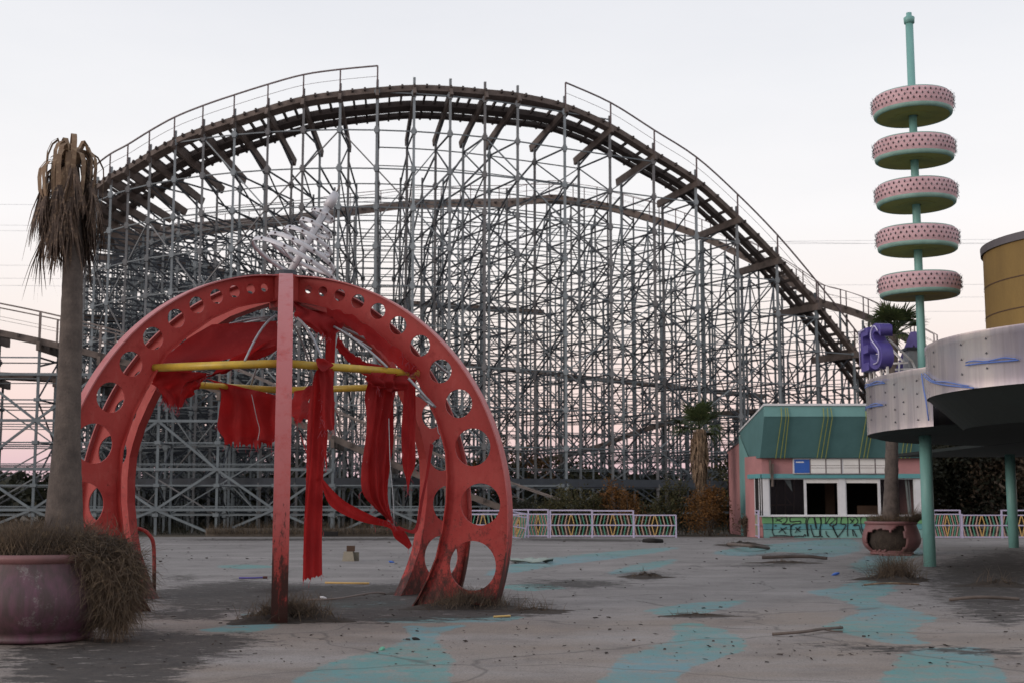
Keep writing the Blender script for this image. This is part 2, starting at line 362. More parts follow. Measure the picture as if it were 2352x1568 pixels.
fq = np.stack([ii[:-1, :-1], ii[:-1, 1:], ii[1:, 1:], ii[1:, :-1]], -1).reshape(-1, 4)
ME.from_pydata(np.column_stack([P2, zz]).tolist(), [], fq.tolist())
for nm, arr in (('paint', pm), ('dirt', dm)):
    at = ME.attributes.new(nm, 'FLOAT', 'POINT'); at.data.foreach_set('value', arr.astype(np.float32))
def plaza_mat():
    m, nt, b = new_mat('worn_painted_concrete'); v = coords(nt)
    def attr(n_):
        a = N(nt, 'ShaderNodeAttribute'); a.attribute_name = n_; return a.outputs['Fac']
    sepc = N(nt, 'ShaderNodeSeparateXYZ'); nt.links.new(v, sepc.inputs[0])
    yj = math_(nt, 'ADD', sepc.outputs['Y'], math_(nt, 'MULTIPLY', math_(nt, 'SUBTRACT', noise(nt, v, .35, 6, .6), .5), 9.0))
    zone = ramp(nt, math_(nt, 'DIVIDE', yj, 60.0), [(.29, 0.0), (.345, 1.0)])
    c = mix(nt, zone, (.255, .208, .172), (.222, .205, .195))
    c = mix(nt, ramp(nt, noise(nt, coords(nt, (.4, 1.1, 1)), .45, 7, .65), [(.44, 0.0), (.66, .9)]), c, (.32, .295, .28))
    c = mix(nt, ramp(nt, noise(nt, v, .8, 8, .72), [(.46, 0.0), (.72, .65)]), c, (.105, .092, .088))
    c = mix(nt, ramp(nt, noise(nt, v, 42, 5, .8), [(.30, .7), (.56, 0.0)]), c, (.055, .048, .045))
    c = mix(nt, ramp(nt, noise(nt, v, 70, 4, .8), [(.58, 0.0), (.72, .55)]), c, (.42, .39, .36))
    # painted stream
    jag = noise(nt, v, 2.2, 8, .72)
    pf = ramp(nt, math_(nt, 'ADD', attr('paint'), math_(nt, 'MULTIPLY', math_(nt, 'SUBTRACT', jag, .5), .9)), [(.46, 0.0), (.55, 1.0)])
    wear = ramp(nt, noise(nt, v, 3.2, 10, .8), [(.38, .07), (.51, .60), (.64, .93)])
    pf = math_(nt, 'MULTIPLY', pf, wear)
    pc = mix(nt, ramp(nt, noise(nt, v, .22, 3, .5), [(.4, 0.0), (.62, 1.0)]), (.065, .265, .25), (.105, .275, .315))
    c = mix(nt, pf, c, pc)
    # dirt drifts, dark enough to stand in for contact shade
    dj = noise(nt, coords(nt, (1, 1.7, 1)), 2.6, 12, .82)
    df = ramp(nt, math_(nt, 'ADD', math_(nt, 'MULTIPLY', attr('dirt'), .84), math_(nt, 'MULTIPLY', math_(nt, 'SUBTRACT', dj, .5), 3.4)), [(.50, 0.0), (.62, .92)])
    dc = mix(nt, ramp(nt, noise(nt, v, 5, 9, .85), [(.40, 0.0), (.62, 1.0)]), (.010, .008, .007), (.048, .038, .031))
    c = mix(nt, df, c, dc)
    st = ramp(nt, noise(nt, coords(nt, (.8, 2.2, 1)), 1.9, 10, .8), [(.62, 0.0), (.68, .8)])
    c = mix(nt, st, c, (.045, .036, .031))
    sp2 = ramp(nt, noise(nt, coords(nt, (1, 1.4, 1)), 7.5, 7, .75), [(.655, 0.0), (.68, .9)])
    c = mix(nt, sp2, c, (.035, .028, .024))
    ck = N(nt, 'ShaderNodeTexVoronoi', feature='DISTANCE_TO_EDGE'); ck.inputs['Scale'].default_value = .22
    wv = N(nt, 'ShaderNodeVectorMath', operation='ADD'); nt.links.new(v, wv.inputs[0])
    nn = N(nt, 'ShaderNodeTexNoise'); nn.inputs['Scale'].default_value = .8; nt.links.new(v, nn.inputs['Vector']); nt.links.new(nn.outputs['Color'], wv.inputs[1])
    nt.links.new(wv.outputs[0], ck.inputs['Vector'])
    c = mix(nt, ramp(nt, ck.outputs['Distance'], [(.002, .6), (.006, 0.0)]), c, (.05, .045, .04))
    nt.links.new(c, b.inputs['Base Color']); b.inputs['Roughness'].default_value = .82
    h = mix(nt, df, noise(nt, v, 50, 4, .7), noise(nt, v, 25, 5, .8)); bump(nt, b, h, .45, .02)
    return m
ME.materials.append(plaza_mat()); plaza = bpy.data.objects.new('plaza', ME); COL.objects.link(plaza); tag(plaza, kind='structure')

# loose litter, clods and leaves over the plaza: nobody could count it
def litter():
    mb = MB(); n = 2400; Q = []
    for i in range(n):
        x = rng.uniform(0, 2352); y = 1236 + 300*rng.random()**1.25; p = G(x, y)
        if p.y > EDGE-.3: continue
        s = .003+.013*rng.random()**3*(1+1.0*(p.y > 30)); l = s*rng.uniform(1, 3.5); a = rng.uniform(0, PI); t = rng.uniform(.2, 1.0)*s
        ca, sa = math.cos(a), math.sin(a)
        e1 = np.array([ca*l, sa*l, t*rng.uniform(-.3, .5)]); e2 = np.array([-sa*s, ca*s, t*.8]); c = np.array([p.x, p.y, .012+t*.5])
        k1, k2 = rng.uniform(.1, 1, 2); Q.append([c-e1-e2*k1, c+e1*.6-e2, c+e1+e2*k2, c-e1*.3+e2])
    return mb.quads(np.array(Q))
o = litter().build('leaf_litter', worn('litter', (.05, .036, .028), (.02, .016, .014), 1.1, rough=1, amt=1)); tag(o, 'dark scraps of bark, leaves and twigs strewn over the plaza', 'litter', kind='stuff')
def blades(mb, pts, hmin, hmax, wd, lean, n_seg=3, grav=.35, dirbias=None):
    """thin curved grass blades from the given root points"""
    for p in pts:
        h = rng.uniform(hmin, hmax); a = rng.uniform(0, 2*PI); ln = rng.uniform(.1, 1)*lean
        d = np.array([math.cos(a)*ln, math.sin(a)*ln, 1.0])
        if dirbias is not None: d = d+dirbias(p)
        d /= np.linalg.norm(d); sd_ = np.array([-math.sin(a+1), math.cos(a+1), 0])*wd/2
        c = np.array(p, float); pr = []; st = h/n_seg
        for k in range(n_seg+1):
            f_ = 1-k/(n_seg+.3); pr.append((c-sd_*f_, c+sd_*f_)); c = c+d*st; d = d+np.array([0, 0, -grav/n_seg*2]); d /= np.linalg.norm(d)
        for k in range(n_seg): mb.add([pr[k][0], pr[k][1], pr[k+1][1], pr[k+1][0]], [(0, 1, 2, 3)])
    return mb

# ================================================================= RED RIBBED DOME
DX, DY = (649.54-1176)/F*21.1, 21.1
DROT = math.atan2(-DY, -DX) + .002
RA, RB, RZ = 3.863, 3.894, 1.333
C0 = Vector((DX, DY, 0))
RIB_A = [0, PI/3+.034, 2*PI/3+.02, PI, 4*PI/3, 5*PI/3+.088]
def ribdir(k): a = DROT + RIB_A[k % 6]; return Vector((math.cos(a), math.sin(a), 0))
def rp(k, r, z, side=0.0):
    d = ribdir(k); return C0 + d*r + Vector((-d.y, d.x, 0))*side + Vector((0, 0, z))
def on_rib(k, x, y):
    d = ribdir(k); p = PLANE(x, y, C0, Vector((-d.y, d.x, 0))); return ((p-C0).dot(d), p.z, p)
dome = empty('dome_pavilion', 'rusting red dome frame of perforated curved ribs beside the big planter', 'pavilion', (DX, DY, 0))
inner_px = [(682,693),(730,702),(779,715),(838,744),(896,788),(940,829),(961,867),(984,911),(1008,964),(1022,1010),(1029,1040),(1032,1095),(1030,1154),(1021,1216),(1007,1279),(988,1326),(966,1370),(952,1391)]
inner = [on_rib(1, x, y)[:2] for x, y in inner_px]
inner = [(.10, inner[0][1]+.03)] + inner
inner = inner[:-1] + [(inner[-1][0]-.02, -.03)]
t0 = math.asin((-.03-RZ)/RB); ts = np.linspace(t0, PI/2-.03, 60)
outer = [(RA*math.cos(t), RZ+RB*math.sin(t)) for t in ts]
holes_px = [(709,665,9.4),(742,670,11.7),(780.6,678.6,14),(822.5,692.7,16.7),(868,715,19),(914.5,747.7,21.4),(965,794,25),(1012,852,27.5),(1054,926,33),(1086,1026,43),(1104,1157,47.6),(1086,1298,55.7)]
def flat_shape(outlines, thick, name):
    """filled 2D outline with holes, given thickness: returns mesh in XZ plane"""
    cu = bpy.data.curves.new(name, 'CURVE'); cu.dimensions = '2D'; cu.fill_mode = 'BOTH'; cu.extrude = thick/2; cu.resolution_u = 1
    for pts in outlines:
        s = cu.splines.new('POLY'); s.points.add(len(pts)-1); s.use_cyclic_u = True
        for i, (a, b) in enumerate(pts): s.points[i].co = (a, b, 0, 1)
    ob = bpy.data.objects.new(name, cu); COL.objects.link(ob)
    dg = bpy.context.evaluated_depsgraph_get(); me = bpy.data.meshes.new_from_object(ob.evaluated_get(dg))
    bpy.data.objects.remove(ob); bpy.data.curves.remove(cu)
    me.transform(Matrix.Rotation(PI/2, 4, 'X')); me.name = name; return me
hol = []
for (x, y, h) in holes_px:
    r, z, p = on_rib(1, x, y); R_ = h/F*p.y
    hol.append([(r+R_*math.cos(t), z+R_*math.sin(t)) for t in np.linspace(0, 2*PI, 36, endpoint=False)])
web_me = flat_shape([outer + [(.10, outer[-1][1])] + inner] + hol, .022, 'rib_web'); web_me.materials.append(M['red'])
def strip_mesh(prof, wd, th, name, mt='red'):
    """flange: a band of width wd following the profile"""
    mb = MB(); P = [Vector((a, 0, b)) for a, b in prof]; L = len(P); rows = []
    for i, p in enumerate(P):
        t = (P[min(i+1, L-1)]-P[max(i-1, 0)]).normalized(); n = Vector((-t.z, 0, t.x))
        rows.append([p+n*th/2+Vector((0, -wd/2, 0)), p+n*th/2+Vector((0, wd/2, 0)), p-n*th/2+Vector((0, wd/2, 0)), p-n*th/2+Vector((0, -wd/2, 0)), p+n*th/2+Vector((0, -wd/2, 0))])
    mb.grid(rows); me = bpy.data.meshes.new(name); me.from_pydata(mb.v, [], mb.f); me.materials.append(M[mt]); me.update(); return me
of_me = strip_mesh(outer, .215, .02, 'outer_flange', 'redsky'); if_me = strip_mesh(inner, .215, .02, 'inner_flange')
for k in range(6):
    ro = bpy.data.objects.new('rib', web_me); COL.objects.link(ro); ro.parent = dome; ro.rotation_euler = (0, 0, DROT+RIB_A[k])
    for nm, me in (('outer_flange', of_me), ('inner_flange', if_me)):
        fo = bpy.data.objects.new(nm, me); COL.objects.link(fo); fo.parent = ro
hub = MB().lathe([(0, 4.70), (.26, 4.70), (.26, 5.24), (0, 5.24)], n=12); hub.build('hub', M['red'], dome)
cap = MB().lathe([(.0, 5.245), (.2, 5.245), (.17, 5.33), (0, 5.33)], n=12); cap.build('cap', M['steel_dark'], dome)
rr, rz_, _ = on_rib(1, 962, 858); RING = [rp(k, rr-.02, rz_) for k in range(6)]
for k in range(6):
    a, b = RING[k]-C0, RING[(k+1) % 6]-C0; mid = (a+b)/2; mid = mid*1.02; mid.z = a.z
    MB().tube([a, mid, b], .060, 12).build('ring_pipe', M['yellow'], dome, True)
def hang(p, q, sag, n=14):
    p, q = Vector(p), Vector(q); return [p.lerp(q, i/n)-Vector((0, 0, sag*4*(i/n)*(1-i/n))) for i in range(n+1)]
for k in range(12):       # thin conduit hoops of the vanished canopy
    if k in (4, 7, 10): continue
    a = DROT + (k+.5)*PI/6; d = Vector((math.cos(a), math.sin(a), 0)); pts = []
    for i in range(12):
        t = i/11; r = .25+(rr*.93-.25)*t; pts.append(d*r + Vector((0, 0, 4.55-(4.55-rz_-.05)*t**1.7)))
    if k % 5 == 3: pts = pts[:8]
    MB().tube(pts, .019, 6).build('canopy_hoop', M['conduit'], dome, True)
# broken conduits hanging out
for a_, b_ in (((960, 905, 20.2), (995, 932, 20.0)), ((938, 868, 20.0), (1000, 935, 20.1)), ((1030, 858, 20.6), (985, 820, 20.6))):
    MB().tube([U(*a_)-C0, U(*b_)-C0], .022, 6).build('loose_conduit', M['conduit'], dome, True)

# tilted spiral finial on the crown
fin = empty('spiral_finial', 'tilted silver finial of shrinking rings knocked over on top of the red dome', 'finial', U(652, 640, 21.1))
FO = Vector(fin.location); ax0 = U(663, 632, 21.1); ax1 = U(775, 438, 21.35)
axd = (ax1-ax0).normalized(); FQ = axd.to_track_quat('Z', 'Y').to_matrix().to_4x4()
L_ = (ax1-ax0).length
MB().tube([ax0-axd*.25-FO, ax0+axd*L_*.87-FO], .062, 14).build('pole', M['alu'], fin, True)
MB().tube([ax0+axd*L_*.80-FO, ax0+axd*L_*.885-FO, ax0+axd*L_*.97-FO], [.085, .085, .06], 14).build('collar', M['alu'], fin, True)
MB().tube([ax0+axd*L_*.96-FO, ax0+axd*L_*1.06-FO], .012, 6).build('tip', M['wood_grey'], fin, True)
for (s_, hw) in ((.128, .78), (.253, .613), (.395, .434), (.547, .291), (.70, .195)):
    c_ = ax0+axd*L_*s_-FO; mb = MB()
    mb.lathe([(hw, -.036), (hw+.005, 0), (hw, .036), (hw-.01, .036), (hw-.01, -.036), (hw, -.036)], c_, 48, M=FQ.to_3x3().to_4x4()); o = mb.build('ring', M['alu'], fin, True)
    mb = MB()
    for j in range(3):
        a = j*2*PI/3+.5; q = FQ.to_3x3() @ Vector((math.cos(a)*hw, math.sin(a)*hw, 0)); mb.bar(c_, c_+q, .016, .02)
    mb.build('spoke', M['alu'], o)
    mb = MB()
    for j in range(10):
        a = j*2*PI/10+.2; q = FQ.to_3x3() @ Vector((math.cos(a)*(hw+.006), math.sin(a)*(hw+.006), 0)); mb.box(c_+q, (.03, .03, .03))
    mb.build('bulb_sockets', M['bulb'], o)['kind'] = 'stuff'
mb = MB(); qd = FQ.to_3x3()
for j in range(2): mb.bar(ax0-axd*.2+qd @ Vector((.055*(1-2*j)*.6, -.05, 0))-FO, ax0+axd*L_*.8+qd @ Vector((.055*(1-2*j)*.6, -.05, 0))-FO, .012)
mb.build('cable', M['steel_dark'], fin)

# ---- torn cloth
def cr(P, t):
    n = len(P)-1; i = min(int(t*n), n-1); u = t*n-i; p0, p1, p2, p3 = P[max(i-1, 0)], P[i], P[i+1], P[min(i+2, n)]
    return .5*((2*p1)+(p2-p0)*u+(2*p0-5*p1+4*p2-p3)*u*u+(3*p1-p0-3*p2+p3)*u**3)
def cloth(name, rows, label, folds=4, amp=.05, n=26, m=22, rag=.0, fringe=0, parent=None, seed=1, rag_side=0.0, twist=0.0, dy=0.0):
    """rows: ((xl, yl, Yl), (xr, yr, Yr)) from top to bottom"""
    r_ = np.random.default_rng(seed); Ls = [U(a[0], a[1], a[2]+dy) for a, b in rows]; Rs = [U(b[0], b[1], b[2]+dy) for a, b in rows]; P = []
    ph = r_.uniform(0, 6, 4); last = []
    for i in range(n+1):
        t = i/n; a, b = cr(Ls, t), cr(Rs, t); row = []; across = (b-a); wl = across.length
        nrm = across.cross(Vector((0, 0, 1)));
        if nrm.length < 1e-4: nrm = Vector((0, -1, 0))
        nrm.normalize()
        for j in range(m+1):
            u = j/m; uu = u
            if rag_side and j in (0, m): uu = u + r_.uniform(-1, 1)*rag_side/max(wl, .05)
            p = a.lerp(b, uu)
            f = math.sin(folds*2*PI*u+ph[0]+1.3*math.sin(2.2*t*PI+ph[1])+twist*t)+.5*math.sin(folds*3.7*u+ph[2]+4*t)+.35*math.sin(17*t+ph[3]+5*u)
            p = p + nrm*(f*amp*min(1, wl*2.5))
            if rag and i >= n-1: p = p - Vector((0, 0, (r_.random()*rag)*(1 if i == n else .4)))
            row.append(p)
        P.append(row)
    c = P[0][0]; mb = MB().grid(P); o = mb.build(name, M['cloth'], parent, True, loc=tuple(c) if parent is None else None)
    if label: tag(o, label, 'torn cloth', 'shreds of the dome canopy')
    if fringe:
        fb = MB(); edge = [P[-1][j] for j in range(m+1)] + [P[i][0] for i in range(n//2, n)] + [P[i][-1] for i in range(n//2, n)]
        for q in range(int(fringe*.6)):
            p = edge[r_.integers(len(edge))]; l = r_.uniform(.03, .13); q_ = p + Vector((r_.uniform(-.06, .06), r_.uniform(-.03, .03), -l))
            md = p.lerp(q_, .5)+Vector((r_.uniform(-.03, .03), r_.uniform(-.02, .02), 0)); fb.tube([p-c, md-c, q_-c], .0035, 3, False)
        f_ = fb.build('fringe', M['thread'], o); f_['kind'] = 'stuff'
    return o
cloth('torn_cloth', [((728,846,18.45),(764,850,18.8)),((716,880,18.45),(764,890,18.75)),((708,960,18.5),(752,960,18.7)),((703,1080,18.5),(743,1080,18.7)),((697,1200,18.5),(742,1200,18.7)),((693,1330,18.5),(742,1314,18.7))],
      'longest red cloth strip, hanging straight from the yellow pipe almost to the ground', 2.5, .022, 40, 20, .05, 30, seed=3, dy=0.68)
cloth('torn_cloth', [((731,842,18.40),(765,846,18.6)),((735,880,18.42),(767,890,18.62)),((738,940,18.42),(768,950,18.62)),((737,986,18.42),(769,983,18.62))],
      'short square-ended red flap doubled over the top of the longest strip', 2, .02, 20, 16, .03, 40, seed=4, dy=0.62)
cloth('torn_cloth', [((733,985,18.5),(752,985,18.6)),((737,1010,18.5),(752,1010,18.6)),((744,1040,18.5),(750,1040,18.6)),((749,1068,18.5),(751,1070,18.6))],
      'narrow pointed red tail dangling below the square-ended flap', 1.5, .015, 14, 8, .03, 14, seed=5, dy=0.62)
cloth('torn_cloth', [((728,822,18.2),(744,822,18.3)),((724,832,18.15),(762,836,18.4)),((735,846,18.12),(756,846,18.3)),((742,853,18.15),(746,853,18.2))],
      'small red scrap knotted over the yellow pipe right of the front rib', 1, .03, 10, 8, seed=6, dy=0.78)
cloth('torn_cloth', [((850,866,19.5),(915,868,20.0)),((848,900,19.5),(910,900,19.9)),((846,950,19.5),(905,950,19.8)),((838,1020,19.5),(900,1010,19.8)),((832,1090,19.5),(894,1080,19.7)),((836,1135,19.5),(892,1140,19.7)),((862,1165,19.55),(896,1178,19.7)),((886,1186,19.6),(902,1200,19.7))],
      'wide twisted red drape gathered to a knot near the right legs', 3.2, .06, 44, 30, .03, 26, seed=7, twist=2.5, dy=0.2)
cloth('torn_cloth', [((850,852,19.1),(930,862,19.7)),((842,868,19.0),(935,880,19.6)),((850,884,19.05),(925,895,19.6)),((868,886,19.1),(905,896,19.5))],
      'bunched red cloth wrapped round the right end of the front yellow pipe', 3, .06, 14, 22, .05, 16, seed=8, dy=0.45)
cloth('torn_cloth', [((931,866,20.0),(956,870,20.2)),((927,940,20.0),(957,940,20.2)),((925,1010,20.0),(956,1000,20.2)),((926,1062,20.0),(955,1062,20.2)),((932,1098,20.05),(943,1096,20.15)),((936,1126,20.1),(938,1128,20.12))],
      'long red strip tapering to a point beside the right legs', 2, .03, 30, 14, .0, 20, seed=9, dy=0.1)
cloth('torn_cloth', [((741,1098,18.6),(738,1108,18.6)),((762,1122,18.8),(752,1150,18.8)),((790,1148,19.1),(774,1172,19.1)),((825,1168,19.4),(815,1192,19.4)),((862,1186,19.6),(850,1202,19.6)),((892,1196,19.7),(884,1208,19.7)),((903,1206,19.7),(899,1216,19.7)),((925,1214,19.8),(908,1236,19.8)),((947,1250,19.9),(938,1258,19.9))],
      'sagging red swag slung between the longest strip and the low knot', 1.6, .03, 40, 10, .03, 18, seed=10, dy=0.35)
cloth('torn_cloth', [((996,1020,22.0),(988,1018,22.0)),((984,1090,21.6),(978,1088,21.6)),((972,1150,21.0),(966,1146,21.0)),((964,1200,20.4),(958,1195,20.4)),((952,1224,20.1),(946,1216,20.1)),((918,1214,19.8),(914,1206,19.8))],
      'thin twisted red rope of cloth pulled from the low knot to the rear right leg', 1, .02, 30, 6, seed=11)
cloth('torn_cloth', [((470,868,22.6),(640,908,22.6)),((495,880,22.6),(640,925,22.6)),((510,905,22.6),(638,950,22.6)),((503,950,22.6),(634,985,22.6)),((500,985,22.6),(630,1012,22.6)),((517,1006,22.6),(624,1014,22.6))],
      'broad ragged red sheet hanging behind the front rib under the rear yellow pipe', 2.8, .07, 30, 40, .16, 50, seed=12)
cloth('torn_cloth', [((672,905,22.2),(716,882,20.5)),((672,935,22.2),(712,905,20.4)),((674,960,22.2),(708,935,20.3)),((676,968,22.2),(704,958,20.3))],
      'dark red swag stretched right of the front rib towards the longest strip', 2, .05, 14, 16, .05, 16, seed=13)
cloth('torn_cloth', [((488,745,20.3),(636,737,20.8)),((430,778,20.1),(638,762,20.4)),((385,812,19.95),(634,790,20.1)),((352,836,19.85),(560,814,19.8)),((346,850,19.85),(470,838,19.75)),((350,864,19.85),(430,858,19.75))],
      'last taut red canopy panel still stretched over the left front of the dome', 1.0, .035, 26, 30, .04, 30, seed=14)
cloth('torn_cloth', [((520,828,19.4),(640,775,20.2)),((500,850,19.6),(640,800,20.3)),((470,868,19.8),(600,822,20.2)),((420,876,19.6),(520,850,19.9))],
      'dark torn red underside hanging beneath the taut canopy panel', 1.6, .06, 16, 18, .1, 30, seed=15)
cloth('torn_cloth', [((672,690,20.9),(715,722,20.9)),((680,712,20.6),(770,722,20.7)),((676,726,20.4),(790,742,20.5)),((700,742,20.3),(778,762,20.4)),((728,760,20.3),(762,772,20.4))],
      'crumpled red canopy scrap just right of the front rib near the crown', 2.4, .06, 20, 22, .06, 40, seed=16)
cloth('torn_cloth', [((750,708,20.5),(752,728,20.5)),((800,722,20.3),(795,748,20.3)),((850,752,20.2),(842,780,20.2)),((900,792,20.1),(888,820,20.1)),((940,828,20.1),(925,850,20.1)),((958,850,20.2),(944,858,20.2))],
      'narrow red canopy band along the inner edge of the right front rib', 1.0, .02, 30, 10, .02, 60, seed=17, rag_side=.03)
cloth('torn_cloth', [((748,760,20.8),(772,764,20.8)),((748,800,20.8),(770,800,20.8)),((746,850,20.8),(768,852,20.8)),((752,872,20.8),(764,874,20.8))],
      'dark vertical red strip dropping behind the front yellow pipe', 1.5, .025, 20, 10, .04, 16, seed=18)
cloth('torn_cloth', [((776,772,21.2),(772,796,21.2)),((806,808,21.3),(800,830,21.3)),((846,832,21.4),(830,852,21.4)),((905,850,21.5),(850,880,21.5)),((866,905,21.2),(846,900,21.2)),((870,945,20.9),(858,945,20.9))],
      'red web of cloth slanting from the crown to the right end of the pipe', 1.5, .04, 26, 14, .05, 50, seed=19, rag_side=.03)
cloth('torn_cloth', [((686,985,21.5),(694,1005,21.5)),((700,1030,20.8),(706,1040,20.8)),((716,1072,20.0),(720,1078,20.0)),((732,1100,19.2),(735,1106,19.2))],
      'thin red ribbon running down from behind the front rib to the longest strip', 1, .01, 14, 5, seed=20)
cloth('torn_cloth', [((343,848,18.9),(480,856,19.2)),((348,872,19.0),(462,882,19.3)),((366,898,19.1),(445,902,19.3)),((382,922,19.1),(418,925,19.2))],
      'tattered dark red remnant hanging at the left end of the yellow pipe', 2.2, .06, 18, 22, .12, 60, seed=23, rag_side=.04, dy=0.6)
# a grey tie wire dangling on the right rear rib, one on the ragged sheet
for pts, lb in (([(1002,955,22.6),(1006,990,22.5),(1012,1000,22.5),(1010,1020,22.5),(1018,1010,22.5),(1012,1000,22.5),(1008,1022,22.5),(1016,1028,22.5)], 'tangle of pale wire dangling inside the right legs of the dome'),
                ([(905,1190,19.55),(902,1130,19.55),(896,1060,19.6),(893,960,19.7)], 'thin chain hanging beside the twisted red drape'),
                ([(578,905,22.4),(590,960,22.4),(596,985,22.4),(592,1010,22.4)], 'pale cord dangling over the broad ragged red sheet')):
    P = [U(*p) for p in pts]; PP = [cr(P, i/40) for i in range(41)]; c = PP[0]
    o = MB().tube([p-c for p in PP], .006, 5).build('hanging_wire', M['conduit'], None, True); o.location = c; tag(o, lb, 'wire')

# ================================================================= PLANTERS AND PALMS
def pot_profile(): return [(0, .012), (.60, .012), (.64, .03), (.645, .06), (.62, .09), (.69, .14), (.79, .24), (.85, .36), (.865, .48), (.84, .62), (.79, .76), (.755, .85), (.745, .90), (.765, .915), (.78, .95), (.78, .98), (.75, 1.0), (.70, 1.0), (.69, .93), (.0, .90)]
PB = Vector(((105-1176)/F*15.5, 15.5, 0))
pot = empty('planter', 'large purple-pink bowl planter with streaked paint in the left foreground', 'planter', PB)
MB().lathe(pot_profile()[:13], n=64).build('bowl', M['bigpot'], pot, True)
MB().lathe(pot_profile()[12:19], n=64).build('rim', M['pot'], pot, True)
MB().lathe([(.70, .94), (.45, 1.02), (0, 1.06)], n=32).build('soil', M['soil'], pot, True)
def overgrow(c, R, n, name, label, hr=(.25, .6), mat='straw', spill=None, wd=.008):
    mb = MB(); pts = []
    for i in range(n):
        a = rng.uniform(0, 2*PI); r = R*math.sqrt(rng.random()); pts.append((r*math.cos(a), r*math.sin(a), .0+.05*(1-r/R)))
    blades(mb, pts, hr[0], hr[1], wd, .75, 4, .35)
    if spill: spill(mb)
    o = mb.build(name, M[mat]); o.location = c; tag(o, label, 'grass'); return o
def tangle(mb, c, rad, n, hr, wd, down):
    for i in range(n):
        q = rng.normal(0, 1, 3); q = q/np.linalg.norm(q)*rng.random()**.4; p = np.array(c)+q*np.array(rad); d = rng.normal(0, .75, 3)+np.array([0, 0, -down]); d /= np.linalg.norm(d); h = rng.uniform(*hr); sd_ = np.cross(d, rng.normal(0, 1, 3)); sd_ /= np.linalg.norm(sd_); pr = []
        for k in range(5):
            f_ = wd*(1-.2*k)/2; pr.append((p-sd_*f_, p+sd_*f_)); p = p+d*h/4; d = d+rng.normal(0, .28, 3)+np.array([0, 0, -.12*down]); d /= np.linalg.norm(d)
        for k in range(4): mb.add([pr[k][0], pr[k][1], pr[k+1][1], pr[k+1][0]], [(0, 1, 2, 3)])
def spill_left(mb):
    tangle(mb, (.93, -.22, -.24), (.36, .34, .48), 6800, (.15, .5), .0075, .9)
    tangle(mb, (.72, -.18, .05), (.38, .45, .20), 2400, (.15, .45), .0075, .4)
    tangle(mb, (.0, -.05, .10), (.66, .5, .12), 2600, (.1, .4), .007, -.35)
    tangle(mb, (.98, -.2, -.55), (.2, .25, .3), 1000, (.15, .45), .007, 1.3)
overgrow(PB+Vector((0, 0, .98)), .66, 3000, 'planter_grass', 'dry brown grass overflowing the purple-pink planter at the palm foot', (.22, .5), spill=spill_left)
def trunk_mesh(pts, rad, n=18, rings=60, jit=.012):
    P = [cr(pts, i/rings) for i in range(rings+1)]; R_ = [float(np.interp(i/rings, np.linspace(0, 1, len(rad)), rad)) for i in range(rings+1)]
    R_ = [r*(1+jit*math.sin(i*2.4)+rng.uniform(-jit, jit)) for i, r in enumerate(R_)]
    mb = MB(); mb.tube(P, R_, n); return mb
palm = empty('palm_tree', 'dead palm with bare grey trunk and collapsed brown crown in the left planter', 'palm tree', PB+Vector((.22, .05, .95)))
PO = Vector(palm.location)
tp = [U(146, 1235, 15.55), U(149, 1130, 15.55), U(154, 1010, 15.55), U(160, 850, 15.55), U(165, 700, 15.55), U(167, 600, 15.55), U(164, 470, 15.55), U(163, 360, 15.55)]
mb = trunk_mesh([p-PO for p in tp], [.235, .20, .155, .138, .125, .118, .12, .09]); mb.build('trunk', M['bark'], palm, True)
def strip(mb, P, w0, w1, side):
    k = len(P); prev = None
    for i, p in enumerate(P):
        wv = (w0+(w1-w0)*i/(k-1))/2; cur = (p-side*wv, p+side*wv)
        if prev: mb.add([prev[0], prev[1], cur[1], cur[0]], [(0, 1, 2, 3)])
        prev = cur
